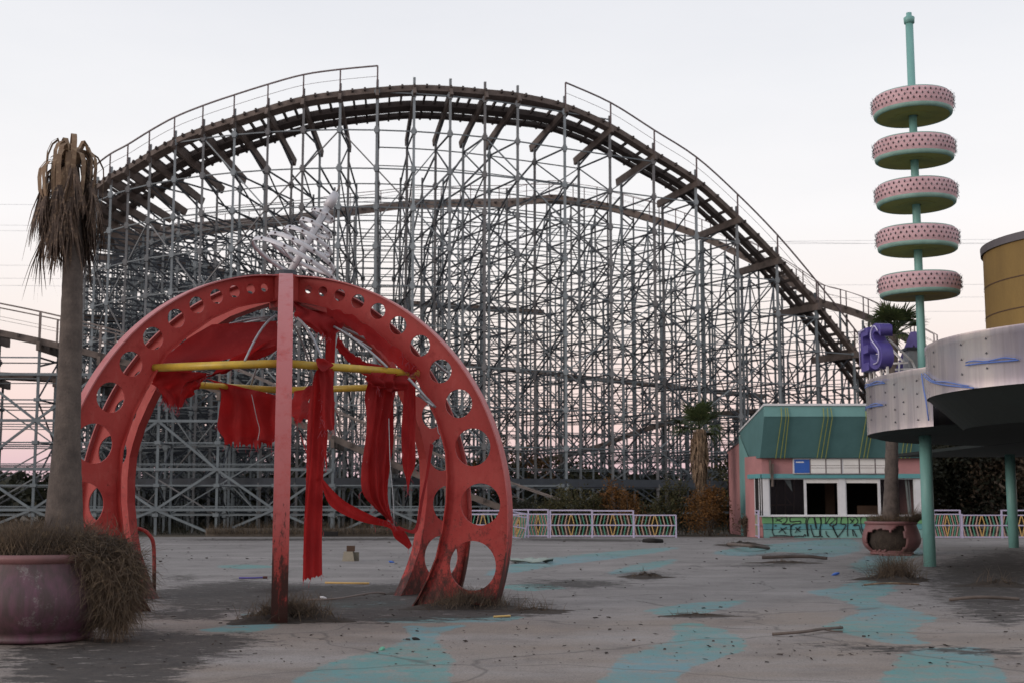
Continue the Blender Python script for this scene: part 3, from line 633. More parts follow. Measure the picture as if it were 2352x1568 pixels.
def dead_crown():
    mb = MB(); pet = MB(); top = U(163, 372, 15.55)-PO
    for i in range(46):
        a = rng.uniform(0, 2*PI); out = rng.uniform(.14, .34); up = rng.uniform(.10, .34); z0 = rng.uniform(-.40, .06); d = Vector((math.cos(a), math.sin(a), 0))
        drop = rng.uniform(.1, .62); base = top+Vector((0, 0, z0))+d*.06
        P = [base, base+d*out*.5+Vector((0, 0, up)), base+d*out+Vector((0, 0, up*.6-drop*.15)), base+d*(out*1.0)+Vector((0, 0, -drop*.6)), base+d*(out*.92)+Vector((0, 0, -drop))]
        PP = [cr(P, k/8) for k in range(9)]; side = Vector((-d.y, d.x, 0))
        strip(pet, PP, .075, .04, side)
        tip = PP[-1]; lf = rng.uniform(.25, .82)
        for j in range(18):
            l = lf*rng.uniform(.6, 1.1); s2 = rng.uniform(-1, 1); dd = (Vector((0, 0, -1))+side*s2*.28+d*rng.uniform(-.2, .25)).normalized()
            w_ = rng.uniform(.016, .05); q = tip+side*s2*.02; sd2 = (side+d*rng.uniform(-.7, .7)).normalized()
            strip(mb, [q, q+dd*l*.5+d*.02, q+dd*l], w_, .004, sd2)
    # matted skirt
    CL = rng.uniform(0, 2*PI, 9)
    for i in range(380):
        a = CL[i % 9]+rng.normal(0, .16); z = rng.uniform(-.98, .02); r = .13+.17*rng.random()*math.sin(max(0, min(1, (z+1.35)/1.35))*PI*.8); d = Vector((math.cos(a), math.sin(a), 0)); p = top+d*r+Vector((0, 0, z)); side = Vector((-d.y, d.x, 0))
        dd = (Vector((0, 0, -1))+d*rng.uniform(-.05, .25)+side*rng.uniform(-.25, .25)).normalized(); l = rng.uniform(.25, .6)
        strip(mb, [p, p+dd*l*.5, p+dd*l], rng.uniform(.015, .045), .006, (side+d*rng.uniform(-.6, .6)).normalized())
    for i in range(0):
        a = rng.uniform(0, 2*PI); d = Vector((math.cos(a), math.sin(a), 0)); p = top+d*.05+Vector((0, 0, -.1)); strip(mb, [p, p+Vector((d.x*.12, d.y*.12, .25)), p+Vector((d.x*.3, d.y*.3, .3+rng.uniform(-.15, .06)))], .04, .01, Vector((-d.y, d.x, 0)))
    return mb, pet
a_, b_ = dead_crown(); a_.build('crown', M['dead'], palm); b_.build('frond_stalk', M['skirt'], palm)
def fan_frond(mb, base, d, lp, rf, n=16, spread=78, droop=.25):
    d = d.normalized(); side = d.cross(Vector((0, 0, 1)))
    side = side.normalized() if side.length > .05 else Vector((1, 0, 0)); nr = side.cross(d).normalized(); tip = base+d*lp
    mb.bar(base, tip, .035, .025); lw = .03*rf/.5
    for j in range(n):
        t = -1+2*j/(n-1); an = math.radians(spread)*t; dd = (d*math.cos(an)+side*math.sin(an)+nr*rng.uniform(-.12, .12)).normalized()
        l = rf*(1-.28*abs(t))*rng.uniform(.85, 1.1); md = tip+dd*l*.6; en = tip+dd*l-Vector((0, 0, l*droop*rng.uniform(.3, 1.3)))
        perp = (side*math.cos(an)-d*math.sin(an)).normalized(); strip(mb, [tip, md, en], lw*2.2, .012, perp)
def wide(mb, k): return mb
def living_palm(name, label, base, top, rads, crown_r, nf, skirt=None, group=None, upbias=.25):
    t = empty(name, label, 'palm tree', base, group); O = Vector(base); pts = [Vector(base).lerp(Vector(top), i/5) for i in range(6)]
    trunk_mesh([p-O for p in pts], rads, 14, 40, .03).build('trunk', M['bark'], t, True); mb = MB(); T = Vector(top)-O
    for i in range(nf):
        a = i*2.399+rng.uniform(-.3, .3); el = rng.uniform(-.55, 1.15)+upbias*.3; d = Vector((math.cos(a)*math.cos(el), math.sin(a)*math.cos(el), math.sin(el)))
        for q in range(1): fan_frond(mb, T, d, crown_r*rng.uniform(.35, .55), crown_r*rng.uniform(.45, .62), 22, 85, .45 if el < .3 else .15)
    mb.build('crown', M['frond'], t)
    if skirt:
        mb = MB(); L = skirt
        for i in range(900):
            a = rng.uniform(0, 2*PI); f_ = rng.random(); z = -f_*L; r = (.16+.32*math.sin(min(1, .12+f_*1.0)*PI)**.7*(1-.35*f_))*rng.uniform(.5, 1); d = Vector((math.cos(a), math.sin(a), 0)); side = Vector((-d.y, d.x, 0))
            p = T+d*r+Vector((0, 0, z)); dd = (Vector((0, 0, -1))+d*rng.uniform(-.1, .22)+side*rng.uniform(-.2, .2)).normalized(); l = rng.uniform(.35, .8)
            strip(mb, [p, p+dd*l*.5, p+dd*l], rng.uniform(.05, .11), .02, (side+d*rng.uniform(-.6, .6)).normalized())
        mb.build('dead_skirt', M['skirt'], t)
    return t
living_palm('palm_tree', 'short green fan palm with a shaggy straw skirt behind the orange bush', U(1612, 1215, 63.2), U(1606, 985, 63.2), [.22, .22, .2, .18], 1.75, 20, 2.9)
RP = Vector(((2038-1176)/F*39.9, 39.9, 0))
pot2 = empty('planter', 'dull pink bowl planter with a broken front in front of the kiosk', 'planter', RP)
def broken_bowl():
    mb = MB(); n = 72; prof = pot_profile()[:13]; pr = []
    for i in range(len(prof)-1):
        for k in range(4):
            a, b = prof[i], prof[i+1]; pr.append((a[0]+(b[0]-a[0])*k/4, a[1]+(b[1]-a[1])*k/4))
    pr.append(prof[-1]); o = len(mb.v)
    for (r, z) in pr:
        for k in range(n): th = 2*PI*k/n; mb.v.append((r*math.cos(th), r*math.sin(th), z))
    for i in range(len(pr)-1):
        for k in range(n):
            th = 2*PI*(k+.5)/n; z = pr[i][1]; r = pr[i][0]
            x = r*math.cos(th); front = math.sin(th) < -.1
            jag = .05*math.sin(th*23)+.035*math.sin(z*37+th*9)
            e1 = ((x+.50)/.34)**2+((z-.44)/.34)**2; e2 = ((x+.10)/.32)**2+((z-.38)/.36)**2; e3 = ((x-.02-.5*(z-.7))/.17)**2+((z-.72)/.2)**2
            if front and r > .5 and (min(e1, e2, e3)+jag*2 < 1) and .10 < z < .88: continue
            k2 = (k+1) % n; mb.f.append((o+i*n+k, o+i*n+k2, o+(i+1)*n+k2, o+(i+1)*n+k))
    return mb
bb = broken_bowl().build('bowl', M['pot'], pot2, True); solidify(bb, .05, -1)
MB().lathe(pot_profile()[12:19], n=48).build('rim', M['pot'], pot2, True)
sb = MB().lathe([(.50, .05), (.62, .2), (.70, .38), (.70, .5), (.66, .7), (.62, .9), (.3, .98), (0, 1.0)], n=40); sb.v = [(x*(1+.04*math.sin(z*31+x*17)), y*(1+.05*math.sin(z*23+y*19)), z) for x, y, z in sb.v]; sb.build('soil', M['soil'], pot2, True)
mb = MB()
for i in range(7): 
    x = rng.uniform(-.55, .35); mb.box((x, -.85-rng.uniform(0, .25), .03), (rng.uniform(.1, .3), rng.uniform(.06, .14), .04), rng.uniform(0, 3))
o = mb.build('planter_shard', M['pot']); o.location = RP; tag(o, 'broken shards lying in front of the pink planter with the smashed side', 'shards')
def spill2(mb):
    pts = []
    for i in range(700):
        a = rng.normal(-.3, .5); r = rng.uniform(.6, .78); pts.append((r*math.cos(a), r*math.sin(a), 0))
    blades(mb, pts, .3, .8, .012, .7, 5, .75, dirbias=lambda p: np.array([1.1*p[0], 1.1*p[1], .1]))
overgrow(RP+Vector((0, 0, .97)), .72, 1100, 'planter_grass', 'dry weeds sprouting from the broken pink planter', (.15, .38), spill=spill2, wd=.013)
living_palm('palm_tree', 'slender palm rising from the broken pink planter behind the metal canopy', RP+Vector((0, 0, .95)), U(2052, 770, 40.3), [.27, .21, .19, .17, .15, .15], 1.3, 22, None, upbias=.9)

# ================================================================= ROLLER COASTER
coaster = empty('roller_coaster', 'abandoned wooden roller coaster with high turnaround on a forest of grey steel supports', 'roller coaster', (-8.6, 84, 0))
CO = Vector(coaster.location)
KC = Vector((-8.573, 84.221)); KR = 18.849; PH0 = .82338; ST = .10104
cols, girts, braces = [], [], []      # (p, q, width) lists, sorted later by how large they show
def col(p, q, w=.145): cols.append((Vector(p), Vector(q), w))
def girt(p, q, w=.075, dark=False): girts.append((Vector(p), Vector(q), w, dark))
def brace(p, q, w=.085, dark=False): braces.append((Vector(p), Vector(q), w, dark))
class St:
    """one bent: outer point, inward direction, bank drop"""
    def __init__(s, X, Y, Z, inn, drop, ph): s.p = Vector((X, Y, Z)); s.i = Vector((inn[0], inn[1], 0)).normalized(); s.drop = drop; s.ph = ph
    def at(s, o, dz=0.0): return s.p + s.i*o + Vector((0, 0, -s.drop*o/3.6+dz))
# outer turn: stations k = 0..12 on the measured circle, then the straight drop to the right
yA = {-4:486, -3:466, -2:446, -1:425, 0:402,1:381,2:351,3:320,4:294,5:270,6:246,7:224,8:212,9:203.7,10:198,11:201,12:208,13:216}
def circ(ph): return KC.x-KR*math.sin(ph), KC.y-KR*math.cos(ph)
A = []
for k in range(-4, 14):
    X, Y = circ(PH0-ST*k); z = U(0, yA[k], Y).z; A.append(St(X, Y, z, (KC.x-X, KC.y-Y), 1.55, PH0-ST*k))
sx, sy = 2.553, 1.39; X0, Y0 = circ(PH0-ST*13)
for j, (yy, dr) in enumerate([(240,1.15),(285,.85),(347,.6),(408,.4),(492,.25),(585,.12),(690,.0),(799,0),(915,0),(1010,0)]):
    X, Y = X0+sx*(j+1), Y0+sy*(j+1); A.append(St(X, Y, U(0, yy, Y).z, (-sy, sx), dr, None))
# the far half of the loop, behind
Bk = []
zb = [(70,18.8),(75,18.6),(90,18.9),(105,20.0),(120,21.6),(135,22.8),(150,23.8),(165,24.9),(180,25.6),(195,25.6),(210,25.2)]
ph = math.degrees(PH0)+5.79*4+.01
while ph < 212:
    X, Y = circ(math.radians(ph)); z = float(np.interp(ph, [a for a, b in zb], [b for a, b in zb])); Bk.append(St(X, Y, z, (KC.x-X, KC.y-Y), 1.1, math.radians(ph))); ph += 7.4
far = [(1290,455,99.4),(1345,462,98.6),(1400,470,97.6),(1460,485,96.6),(1520,502,95.5),(1580,522,94.3),(1640,545,93),(1695,570,92),(1750,597,91),(1803,625,90),(1853,657,89),(1902,690,88),(1952,704,87.2),(2003,722,86.4),(2055,748,85.6),(2108,778,84.8),(2160,806,84)]
for (x, y, Y) in far:
    X = (x-1176)/F*Y; Bk.append(St(X, Y, U(x, y, Y).z, (-.35, -1), .3, None))
for i, s_ in enumerate(Bk):
    if s_.ph is None: s_.i = Vector((-.38, -.92, 0)).normalized()
def spl(sts, off, dz, sub=4):
    P = [s_.at(off, dz) for s_ in sts]; n = len(P)-1; return [cr(P, i/(n*sub)) for i in range(n*sub+1)]
def ribbon(name, sts, off, wd, th, dz, mat, parent):
    a = spl(sts, off-wd/2, dz); b = spl(sts, off+wd/2, dz); mb = MB(); rows = []
    for p, q in zip(a, b):
        dn = Vector((0, 0, th)); rows.append([p-CO, q-CO, q-dn-CO, p-dn-CO, p-CO])
    mb.grid(rows); return mb.build(name, M[mat], parent)
def track(label, sts, ties=.62, ledger=True, rail_posts=None, mid='wood_dark', th=.30):
    tr = ribbon('track', sts, .12, .42, th, 0, 'wood', coaster); tr['label'] = label
    ribbon('running_rail', sts, 1.28, .42, .30, .02, mid, tr); ribbon('walkway', sts, 2.0, .26, .20 if th < .4 else .50, -.02, mid, tr)
    a, b = spl(sts, -.22, -.10, 6), spl(sts, 2.3, -.10, 6); mb = MB(); acc = 9
    for i in range(len(a)-1):
        acc += (a[i+1]-a[i]).length
        if acc > ties: mb.bar(a[i]-CO, b[i]-CO, .10, .16); acc = 0
    mb.build('cross_tie', M['wood_dark'], tr)['kind'] = 'stuff'
    if ledger:
        for s_ in sts: MB().bar(s_.at(-.28, -.40)-CO, s_.at(3.75, -.40)-CO, .16, .42).build('ledger_beam', M['wood'], tr)
    return tr
tA = track('upper dark timber track arching over the high turn and dropping to the right', A)
tB = track('far timber track on the back of the loop descending to the right', Bk, ledger=False, mid='wood', th=.52)
def handrail(tr, sts, off, h, w_post=.075, w_rail=.07, wires=1, skip=None, base=-.4, mat='hand'):
    mb = MB(); P = []
    for i, s_ in enumerate(sts):
        a = s_.at(off, base); b = s_.at(off, 0) + Vector((0, 0, h)); mb.bar(a-CO, b-CO, w_post); P.append(b)
    rail = spl([type('q', (), {'at': lambda self, o, dz, p=p: p})() for p in P], 0, 0, 4) if len(P) > 1 else P
    for a, b in zip(rail, rail[1:]): mb.bar(a-CO, b-CO, w_rail)
    for k in range(wires):
        f_ = (k+1)/(wires+1)
        for a, b in zip(rail, rail[1:]): mb.bar(a-CO-Vector((0, 0, h*f_)), b-CO-Vector((0, 0, h*f_)), .018)
    return mb.build('handrail', M[mat], tr)
handrail(tA, A[:14], -.12, 1.12); handrail(tA, A[18:27], -.12, 1.15)
handrail(tB, Bk, -.05, 1.05, .06, .05); handrail(tB, Bk, 2.5, 1.0, .06, .04)
LV = 2.02
def levels(z): 
    out = [.95, 2.35]; 
    while out[-1]+LV < z-.6: out.append(out[-1]+LV)
    return out
def bents(sts, offs, fr, every=1, wcol=.15, near=True, girt_rows=(0, 1), diag=True, radial=True, dense=1):
    n = len(sts); T = []
    for i, s_ in enumerate(sts):
        row = []
        for o_, f_ in zip(offs, fr):
            top = s_.at(o_, -.55) if o_ < 3.5 else Vector((s_.p.x+s_.i.x*o_, s_.p.y+s_.i.y*o_, s_.p.z*f_-.5))
            if o_ == 0 and near: top = s_.at(0, .45)
            ft = Vector((top.x, top.y, 0)); row.append((ft, top))
            if i % every == 0 or o_ < 3.5: col(ft, top, wcol if o_ < 3.5 else wcol*.85)
        T.append(row)
        if radial:
            for a in range(len(offs)-1):
                (f0, t0_), (f1, t1_) = row[a], row[a+1]; lv = levels(min(t0_.z, t1_.z)+.9)
                for j, z in enumerate(lv):
                    girt(f0+Vector((0, 0, z)), f1+Vector((0, 0, z)), .075, True)
                    if diag and j+1 < len(lv) and (i % every == 0 or a == 0):
                        p, q = (f0, f1) if (j+a) % 2 else (f1, f0); brace(p+Vector((0, 0, z)), q+Vector((0, 0, lv[j+1])), .06, True)
                brace(t0_-Vector((0, 0, .8)), t1_-Vector((0, 0, .3)), .08, True)
    for i in range(n-1):
        for a in range(len(offs)):
            if a not in girt_rows: continue
            (f0, t0_), (f1, t1_) = T[i][a], T[i+1][a]; lv = levels(min(t0_.z, t1_.z)+.4)
            for j, z in enumerate(lv):
                girt(f0+Vector((0, 0, z)), f1+Vector((0, 0, z)), .055 if a else .062)
                if (not near or a) and j: girt(f0+Vector((0, 0, z-LV*.5)), f1+Vector((0, 0, z-LV*.5)), .045)
            if diag:
                # long sway braces running two bays / two levels
                if i+2 < n and i % 2 == (a % 2):
                    f2 = T[i+2][a][0]; zt = min(T[i+2][a][1].z, t0_.z)
                    for j in range(0, len(lv)-2, 2):
                        if lv[j+2] < zt:
                            if (i//2+j//2+a) % 2: brace(f0+Vector((0, 0, lv[j])), f2+Vector((0, 0, lv[j+2])), .06)
                            else: brace(f2+Vector((0, 0, lv[j])), f0+Vector((0, 0, lv[j+2])), .06)
    return T
bents(A, (0, 3.3, 6.6, 9.9), (1, 1, .88, .74), girt_rows=(0, 1, 2))
bents(Bk, (0, 3.0, 6.4), (1, 1, .7), near=False, wcol=.13, girt_rows=(0, 1))
# lower descending ramp track in front of the big turn
def line_track(pts, label, sub, inn, drop=0.0, **kw):
    P = [U(*p) for p in pts]; L = sum((b-a).length for a, b in zip(P, P[1:])); n = max(2, int(L/sub)); out = []
    cum = [0]
    for a, b in zip(P, P[1:]): cum.append(cum[-1]+(b-a).length)
    for i in range(n+1):
        d_ = L*i/n; k = max(j for j in range(len(P)) if cum[j] <= d_+1e-6); k = min(k, len(P)-2); p = P[k].lerp(P[k+1], (d_-cum[k])/(cum[k+1]-cum[k])); out.append(St(p.x, p.y, p.z, inn, drop, None))
    return out
Dk = line_track([(-330,690,61.6),(31,764,62),(140,786,62.1),(240,812,62.2),(360,846,62.4),(510,892,62.6),(690,966,62.8),(860,1040,63),(1000,1100,63.2),(1150,1158,63.4),(1290,1206,63.5)], '', 2.9, (0, 1))
tD = track('low timber track running down from the left edge to the ground in the middle', Dk, ledger=True, mid='wood')
handrail(tD, Dk, -.1, 1.25, .11, .07, 1, mat='wood_grey'); handrail(tD, Dk, 2.3, 1.2, .09, .06, 1, mat='wood_grey')
bents(Dk, (0, 2.6), (1, 1), near=False, wcol=.15, girt_rows=(0, 1))
for i in range(len(Dk)-1):
    a, b = Dk[i], Dk[i+1]; zz_ = [0.0, 1.2, 3.1, 5.4, 7.6]
    for j in range(1, 5):
        if zz_[j] < min(a.p.z, b.p.z)-.5:
            A0, B0 = Vector((a.p.x, a.p.y-.1, 0)), Vector((b.p.x, b.p.y-.1, 0)); girt(A0+Vector((0, 0, zz_[j])), B0+Vector((0, 0, zz_[j])), .13)
            if (i+j) % 2: brace(A0+Vector((0, 0, zz_[j-1])), B0+Vector((0, 0, zz_[j])), .11)
            else: brace(B0+Vector((0, 0, zz_[j-1])), A0+Vector((0, 0, zz_[j])), .11)
# dark low tracks glimpsed through the frame
Ek = line_track([(-330,846,66),(31,854,66.5),(140,862,67),(300,880,73),(420,900,84),(560,930,96)], '', 3.2, (-.1, 1)); tE = track('level low track passing behind the palm at the left edge', Ek, ledger=True); bents(Ek, (0, 2.6), (1, 1), near=False, wcol=.13, girt_rows=(0, 1))
Fk = line_track([(1190,1060,92),(1338,1032,90),(1414,1004,88),(1460,986,87),(1545,960,86),(1640,944,85.5),(1748,936,85),(1900,934,84.5),(2050,936,84)], '', 3.0, (.1, 1)); tF = track('low dark track rising behind the supports towards the kiosk', Fk, ledger=True); bents(Fk, (0, 2.6), (1, 1), near=False, wcol=.13)
# straight lift and return runs further back
def run(x0, y0, Y0_, x1, y1, Y1_, inn, nb, offs, fr, label, handr=True):
    a, b = U(x0, y0, Y0_), U(x1, y1, Y1_); S = []
    for i in range(nb+1):
        p = a.lerp(b, i/nb); S.append(St(p.x, p.y, p.z, inn, 0, None))
    t = track(label, S, ledger=False, mid='wood')
    if handr: handrail(t, S, -.05, 1.0, .06, .05)
    bents(S, offs, fr, near=False, wcol=.13, girt_rows=tuple(range(len(offs))))
run(225,560,92,640,665,132,(1, 0), 12, (0, 2.8, 5.8), (1, 1, .8), 'far straight run going back on the left side of the loop')
run(205,585,98,640,640,104,(0, 1), 14, (0, 2.8, 5.6), (1, 1, .9), 'dense middle run behind the left flank of the loop', False)
run(170,720,78,520,742,90,(.2, 1), 10, (0, 2.8), (1, 1), 'low run tucked inside the left flank of the loop', False)
run(200,640,112,1250,712,116,(0, 1), 20, (0, 3.0), (1, 1), 'far straight run crossing behind the left half of the loop', False)
run(760,800,121,1760,905,110,(0, 1), 20, (0, 3.0), (1, 1), 'low far run crossing behind the right half of the loop', False)
# heavy base beams at the first level of the near bents
bb_ = []
for i in range(len(A)-6):
    p, q = A[i].p.copy(), A[i+1].p.copy(); p.z = q.z = 2.55; bb_.append((p-CO, q-CO))
mb = MB()
for p, q in bb_: mb.bar(p, q, .3, .42)
mb.build('base_beam', M['steel_dark'], coaster)
# emit: the members that show largest become parts of their own, the rest one part per kind
def vis(p, q): 
    m = (p+q)/2
    if abs(m.x/m.y) > .40: return 0
    return (q-p).length/m.y
def emit_cols():
    cols.sort(key=lambda c: -vis(c[0], c[1])*(1.6 if c[0].y < 76 else 1)); rest = MB()
    for i, (p, q, w_) in enumerate(cols):
        mb = MB() if i < 99 else rest; mb.bar(p-CO, q-CO, w_, w_*.8)
        for z in levels(q.z)[:(14 if p.y < 90 else 10)]:
            mb.box((p.x-CO.x, p.y-CO.y-.02, z), (w_*1.9, w_*1.5, .16) if p.y < 90 else (w_*1.7, w_*1.3, .14), 0)
            if i < 99: mb.box((p.x-CO.x, p.y-CO.y-.03, z), (w_*1.25, w_*1.55, .34), 0)
        if i < 99: mb.build('support_column', M['steel'], coaster)
    o = rest.build('support_columns', M['steel_mid'], coaster); o['kind'] = 'stuff'
def emit(lst, name, names):
    lst.sort(key=lambda c: -vis(c[0], c[1])*(1.5 if c[0].y < 74 else 1)); ra, rb = MB(), MB()
    for i, (p, q, w_, dk) in enumerate(lst):
        if i < 98: MB().bar(p-CO, q-CO, w_, w_).build(name, M['steel_dark' if dk else 'steel'], coaster)
        else: (rb if dk else ra).bar(p-CO, q-CO, w_, w_)
    return ra, rb
emit_cols(); g1, g2 = emit(girts, 'girder', ''); b1, b2 = emit(braces, 'brace', '')
for mb, nm, mt in ((g1, 'girders', 'steel_mid'), (g2, 'dark_girders', 'steel_dark'), (b1, 'braces', 'steel_mid'), (b2, 'dark_braces', 'steel_dark')):
    o = mb.build(nm, M[mt], coaster); o['kind'] = 'stuff'
print('members', len(cols), len(girts), len(braces))

# ================================================================= FENCES
def fence(x0, x1, Y0_, Y1_, top, label, rails=(1180, 1204.5, 1228.5), ybase=1233, seg=1, lean=0.0, dim=False):
    """painted railing panel between two photo columns; rails given as photo rows at its depth"""
    a = G(x0, ybase); k = Y0_/a.y; A_ = Vector(((x0-1176)/F*Y0_, Y0_, 0)); B_ = Vector(((x1-1176)/F*Y1_, Y1_, 0))
    t = empty('fence_panel', label, 'fence', A_, 'painted railing panels round the plaza'); L = (B_-A_).length; t.rotation_euler = (0, lean, math.atan2(B_.y-A_.y, B_.x-A_.x))
    zf = lambda y: max(.05, (ybase-y)/F*(Y0_+Y1_)/2); fr = MB(); zt, zm, zb_ = [zf(r) for r in rails]; ztop = zf(top)
    for z in (zt, zm, zb_): fr.bar((0, 0, z), (L, 0, z), .05)
    if ztop-zt > .06:
        fr.bar((0, 0, ztop), (L, 0, ztop), .055)
    for i in range(seg+1): fr.bar((L*i/seg, 0, 0), (L*i/seg, 0, max(ztop, zt)+.02), .06)
    fr.build('frame', M['lav'], t)
    for s_ in range(seg):
        n = 12; w_ = L/seg
        for j in range(n):
            u = (j+.5)/n; x = w_*(s_+u); dirn = -1 if u < .5 else 1; c = abs(u-.5)
            mt = 'baryellow' if c < .11 else ('bargreen' if j % 2 else 'barpeach'); tl = .055 if c < .05 else .05
            MB().bar((x+dirn*tl, .0, zm+.02), (x-dirn*tl, 0, zt-.02), .034).build('bar', M[mt], t); MB().bar((x+dirn*tl, 0, zm-.02), (x-dirn*tl, 0, zb_+.02), .034).build('bar', M[mt], t)
    return t
fence(1060, 1160, 58.5, 58.4, 1172, 'railing panel mostly hidden behind the right legs of the red dome')
fence(1168, 1258, 58.4, 58.3, 1170, 'railing panel left of the gap, behind the leaning one', seg=2)
fence(1166, 1204, 57.6, 57.9, 1172, 'narrow railing panel leaning against the others beside the dome leg', lean=.16)
fence(1263, 1358, 58.2, 58.2, 1171, 'tall railing panel just right of the gap')
fence(1358.5, 1452, 58.2, 58.15, 1172, 'tall railing panel in the middle of the row')
fence(1453, 1549, 58.15, 58.1, 1182, 'lower railing panel at the right end of the row by the orange bush', rails=(1182, 1205, 1228.5))
fence(1722, 1737, 60.5, 57.6, 1173, 'short railing panel standing end-on at the left corner of the kiosk', rails=(1180, 1204, 1229))
fence(2136, 2196, 57.5, 57.5, 1170, 'taller railing panel right of the green column under the canopy', rails=(1179, 1204, 1230))
fence(2200, 2290, 57.4, 57.4, 1179, 'lower railing panel in the dark under the canopy', rails=(1181, 1204, 1230), seg=1)
fence(2291, 2380, 57.4, 57.4, 1170, 'railing panel behind the far canopy column at the right edge', rails=(1181, 1204, 1230), seg=1)

# kerb along the bed in front of the supports
p, q = G(472, 1230), G(1060, 1230)
kb = MB(); kb.bar((p.x, p.y+.25, .17), (q.x, q.y+.25, .17), .5, .36, (0, 0, 1)).build('kerb', worn('kerb_concrete', (.17, .14, .11), (.09, .075, .06), 1.5, rough=.9, amt=.9)); tag(COL.objects['kerb'] if 'kerb' in COL.objects else bpy.data.objects['kerb'], kind='structure')
o = MB().add([G(745, 1235)+Vector((0, .1, .08)), G(777, 1235)+Vector((0, .1, .08)), G(777, 1235)+Vector((0, .12, .30)), G(745, 1235)+Vector((0, .12, .30))], [(0, 1, 2, 3)])
dr = MB().box((G(761, 1231).x, G(761, 1231).y-.18, .13), (.62, .3, .2)).build('drain_box', M['dark']); tag(dr, 'dark drain box against the kerb behind the longest strip', 'drain')

# ================================================================= KIOSK
ki = empty('ticket_kiosk', 'pink and teal ticket kiosk with broken windows and graffiti on its counter', 'kiosk', (11.04, 58, 0)); KO = Vector(ki.location)
YK = 58.0
def kx(px): return (px-1176)/F*YK
def kz(py): return U(1800, py, YK).z
def kbox(x0, x1, z0, z1, y0, y1, mb=None): return (mb or MB()).box(((x0+x1)/2-KO.x, (y0+y1)/2-KO.y, (z0+z1)/2), (x1-x0, y1-y0, z1-z0))
XL, XR = kx(1747), kx(2116)
zs = [kz(1232.8), kz(1215.2), kz(1200.9), kz(1185.5), kz(1097), kz(1087), kz(1051)]; zs[0] = .0
wl = MB(); kbox(XL, XR, zs[5]+.002, 3.72, YK+.02, YK+.3, wl)
ch0 = Vector((10.74, 59.55, 0)); ch1 = Vector((XL, YK, 0))
def wallquad(mb, a, b, z0, z1): mb.add([Vector((a.x, a.y, z0))-KO, Vector((b.x, b.y, z0))-KO, Vector((b.x, b.y, z1))-KO, Vector((a.x, a.y, z1))-KO], [(0, 1, 2, 3)]); return mb
wallquad(wl, ch0, ch1+Vector((0, .02, 0)), zs[4], 3.6); wallquad(wl, ch0, ch0.lerp(ch1, .42), .0, 2.75)
wallquad(wl, Vector((10.70, 60.3, 0)), ch0, .0, 3.6)
wl.add([Vector(v)-KO for v in ((10.9, 62.7, 0), (10.9, 66.3, 0), (10.9, 66.3, 4.1), (10.9, 62.7, 4.42))], [(0, 1, 2, 3)])
kbox(10.9, XR, 0, 4.0, 66.0, 66.3, wl); kbox(XR-.2, XR, 0, 3.7, 58.35, 66.0, wl)
wl.build('wall', M['pink'], ki)
wallquad(MB(), ch0.lerp(ch1, .42), ch1, .0, zs[3]).build('corner_counter', M['pink'], ki)
cb = MB(); kbox(XL-.03, XR, zs[4], zs[5], YK-.10, YK+.3, cb); wallquad(cb, ch0+Vector((-.08, -.05, 0)), ch1+Vector((-.08, -.08, 0)), zs[4], zs[5]); cb.build('trim_band', M['aqua'], ki)
kbox(XL-.02, XR, zs[2], zs[3], YK-.03, YK+.3).build('green_counter_band', M['lime'], ki)
kbox(XL, XR, zs[1]+.02, zs[2]-.015, YK-.01, YK+.3).build('aqua_counter_band', M['aqua'], ki)
kbox(XL+.02, XR, zs[0], zs[1], YK+.0, YK+.3).build('mint_counter_band', M['mint'], ki)
kbox(XL-.12, XR, zs[3]+.002, zs[3]+.05, YK-.14, YK+.25).build('sill', M['white'], ki)
# overhanging hood leaning out over the front, with its shed roof
HX0, HX1 = 10.92, XR+.02; sec = [(57.7, 3.5), (56.5, 5.22), (56.5, 5.70), (62.72, 4.86), (61.3, 3.5)]
def prism(sec, x0, x1, mb=None):
    mb = mb or MB(); n = len(sec); vs = [Vector((x0, y, z))-KO for y, z in sec]+[Vector((x1, y, z))-KO for y, z in sec]
    return mb.add(vs, [tuple(range(n)), tuple(range(2*n-1, n-1, -1))]+[(i, i+n, (i+1) % n+n, (i+1) % n) for i in range(n)])
prism(sec, HX0, HX1).build('hood', M['teal'], ki)
kbox(HX0-.004, HX1+.004, 5.235, 5.69, 56.47, 56.6).build('upper_fascia', M['teal_light'], ki)
prism([(56.40, 5.70), (56.40, 5.79), (62.8, 4.95), (62.8, 4.87)], HX0-.04, HX1).build('roof_edge', M['white'], ki)
prism([(62.7, 4.38), (62.7, 4.46), (66.4, 4.14), (66.4, 4.06)], HX0-.05, HX1).build('rear_roof', M['roofcap'], ki)
pil = MB(); pil.add([Vector(v)-KO for v in ((10.88, 60.25, 0), (10.88, 62.74, 0), (10.88, 62.74, 4.8), (10.88, 60.25, 3.6))], [(0, 1, 2, 3)]); kbox(10.87, 11.2, 0, 3.6, 60.2, 60.3, pil); pil.build('pilaster', M['teal_light'], ki)
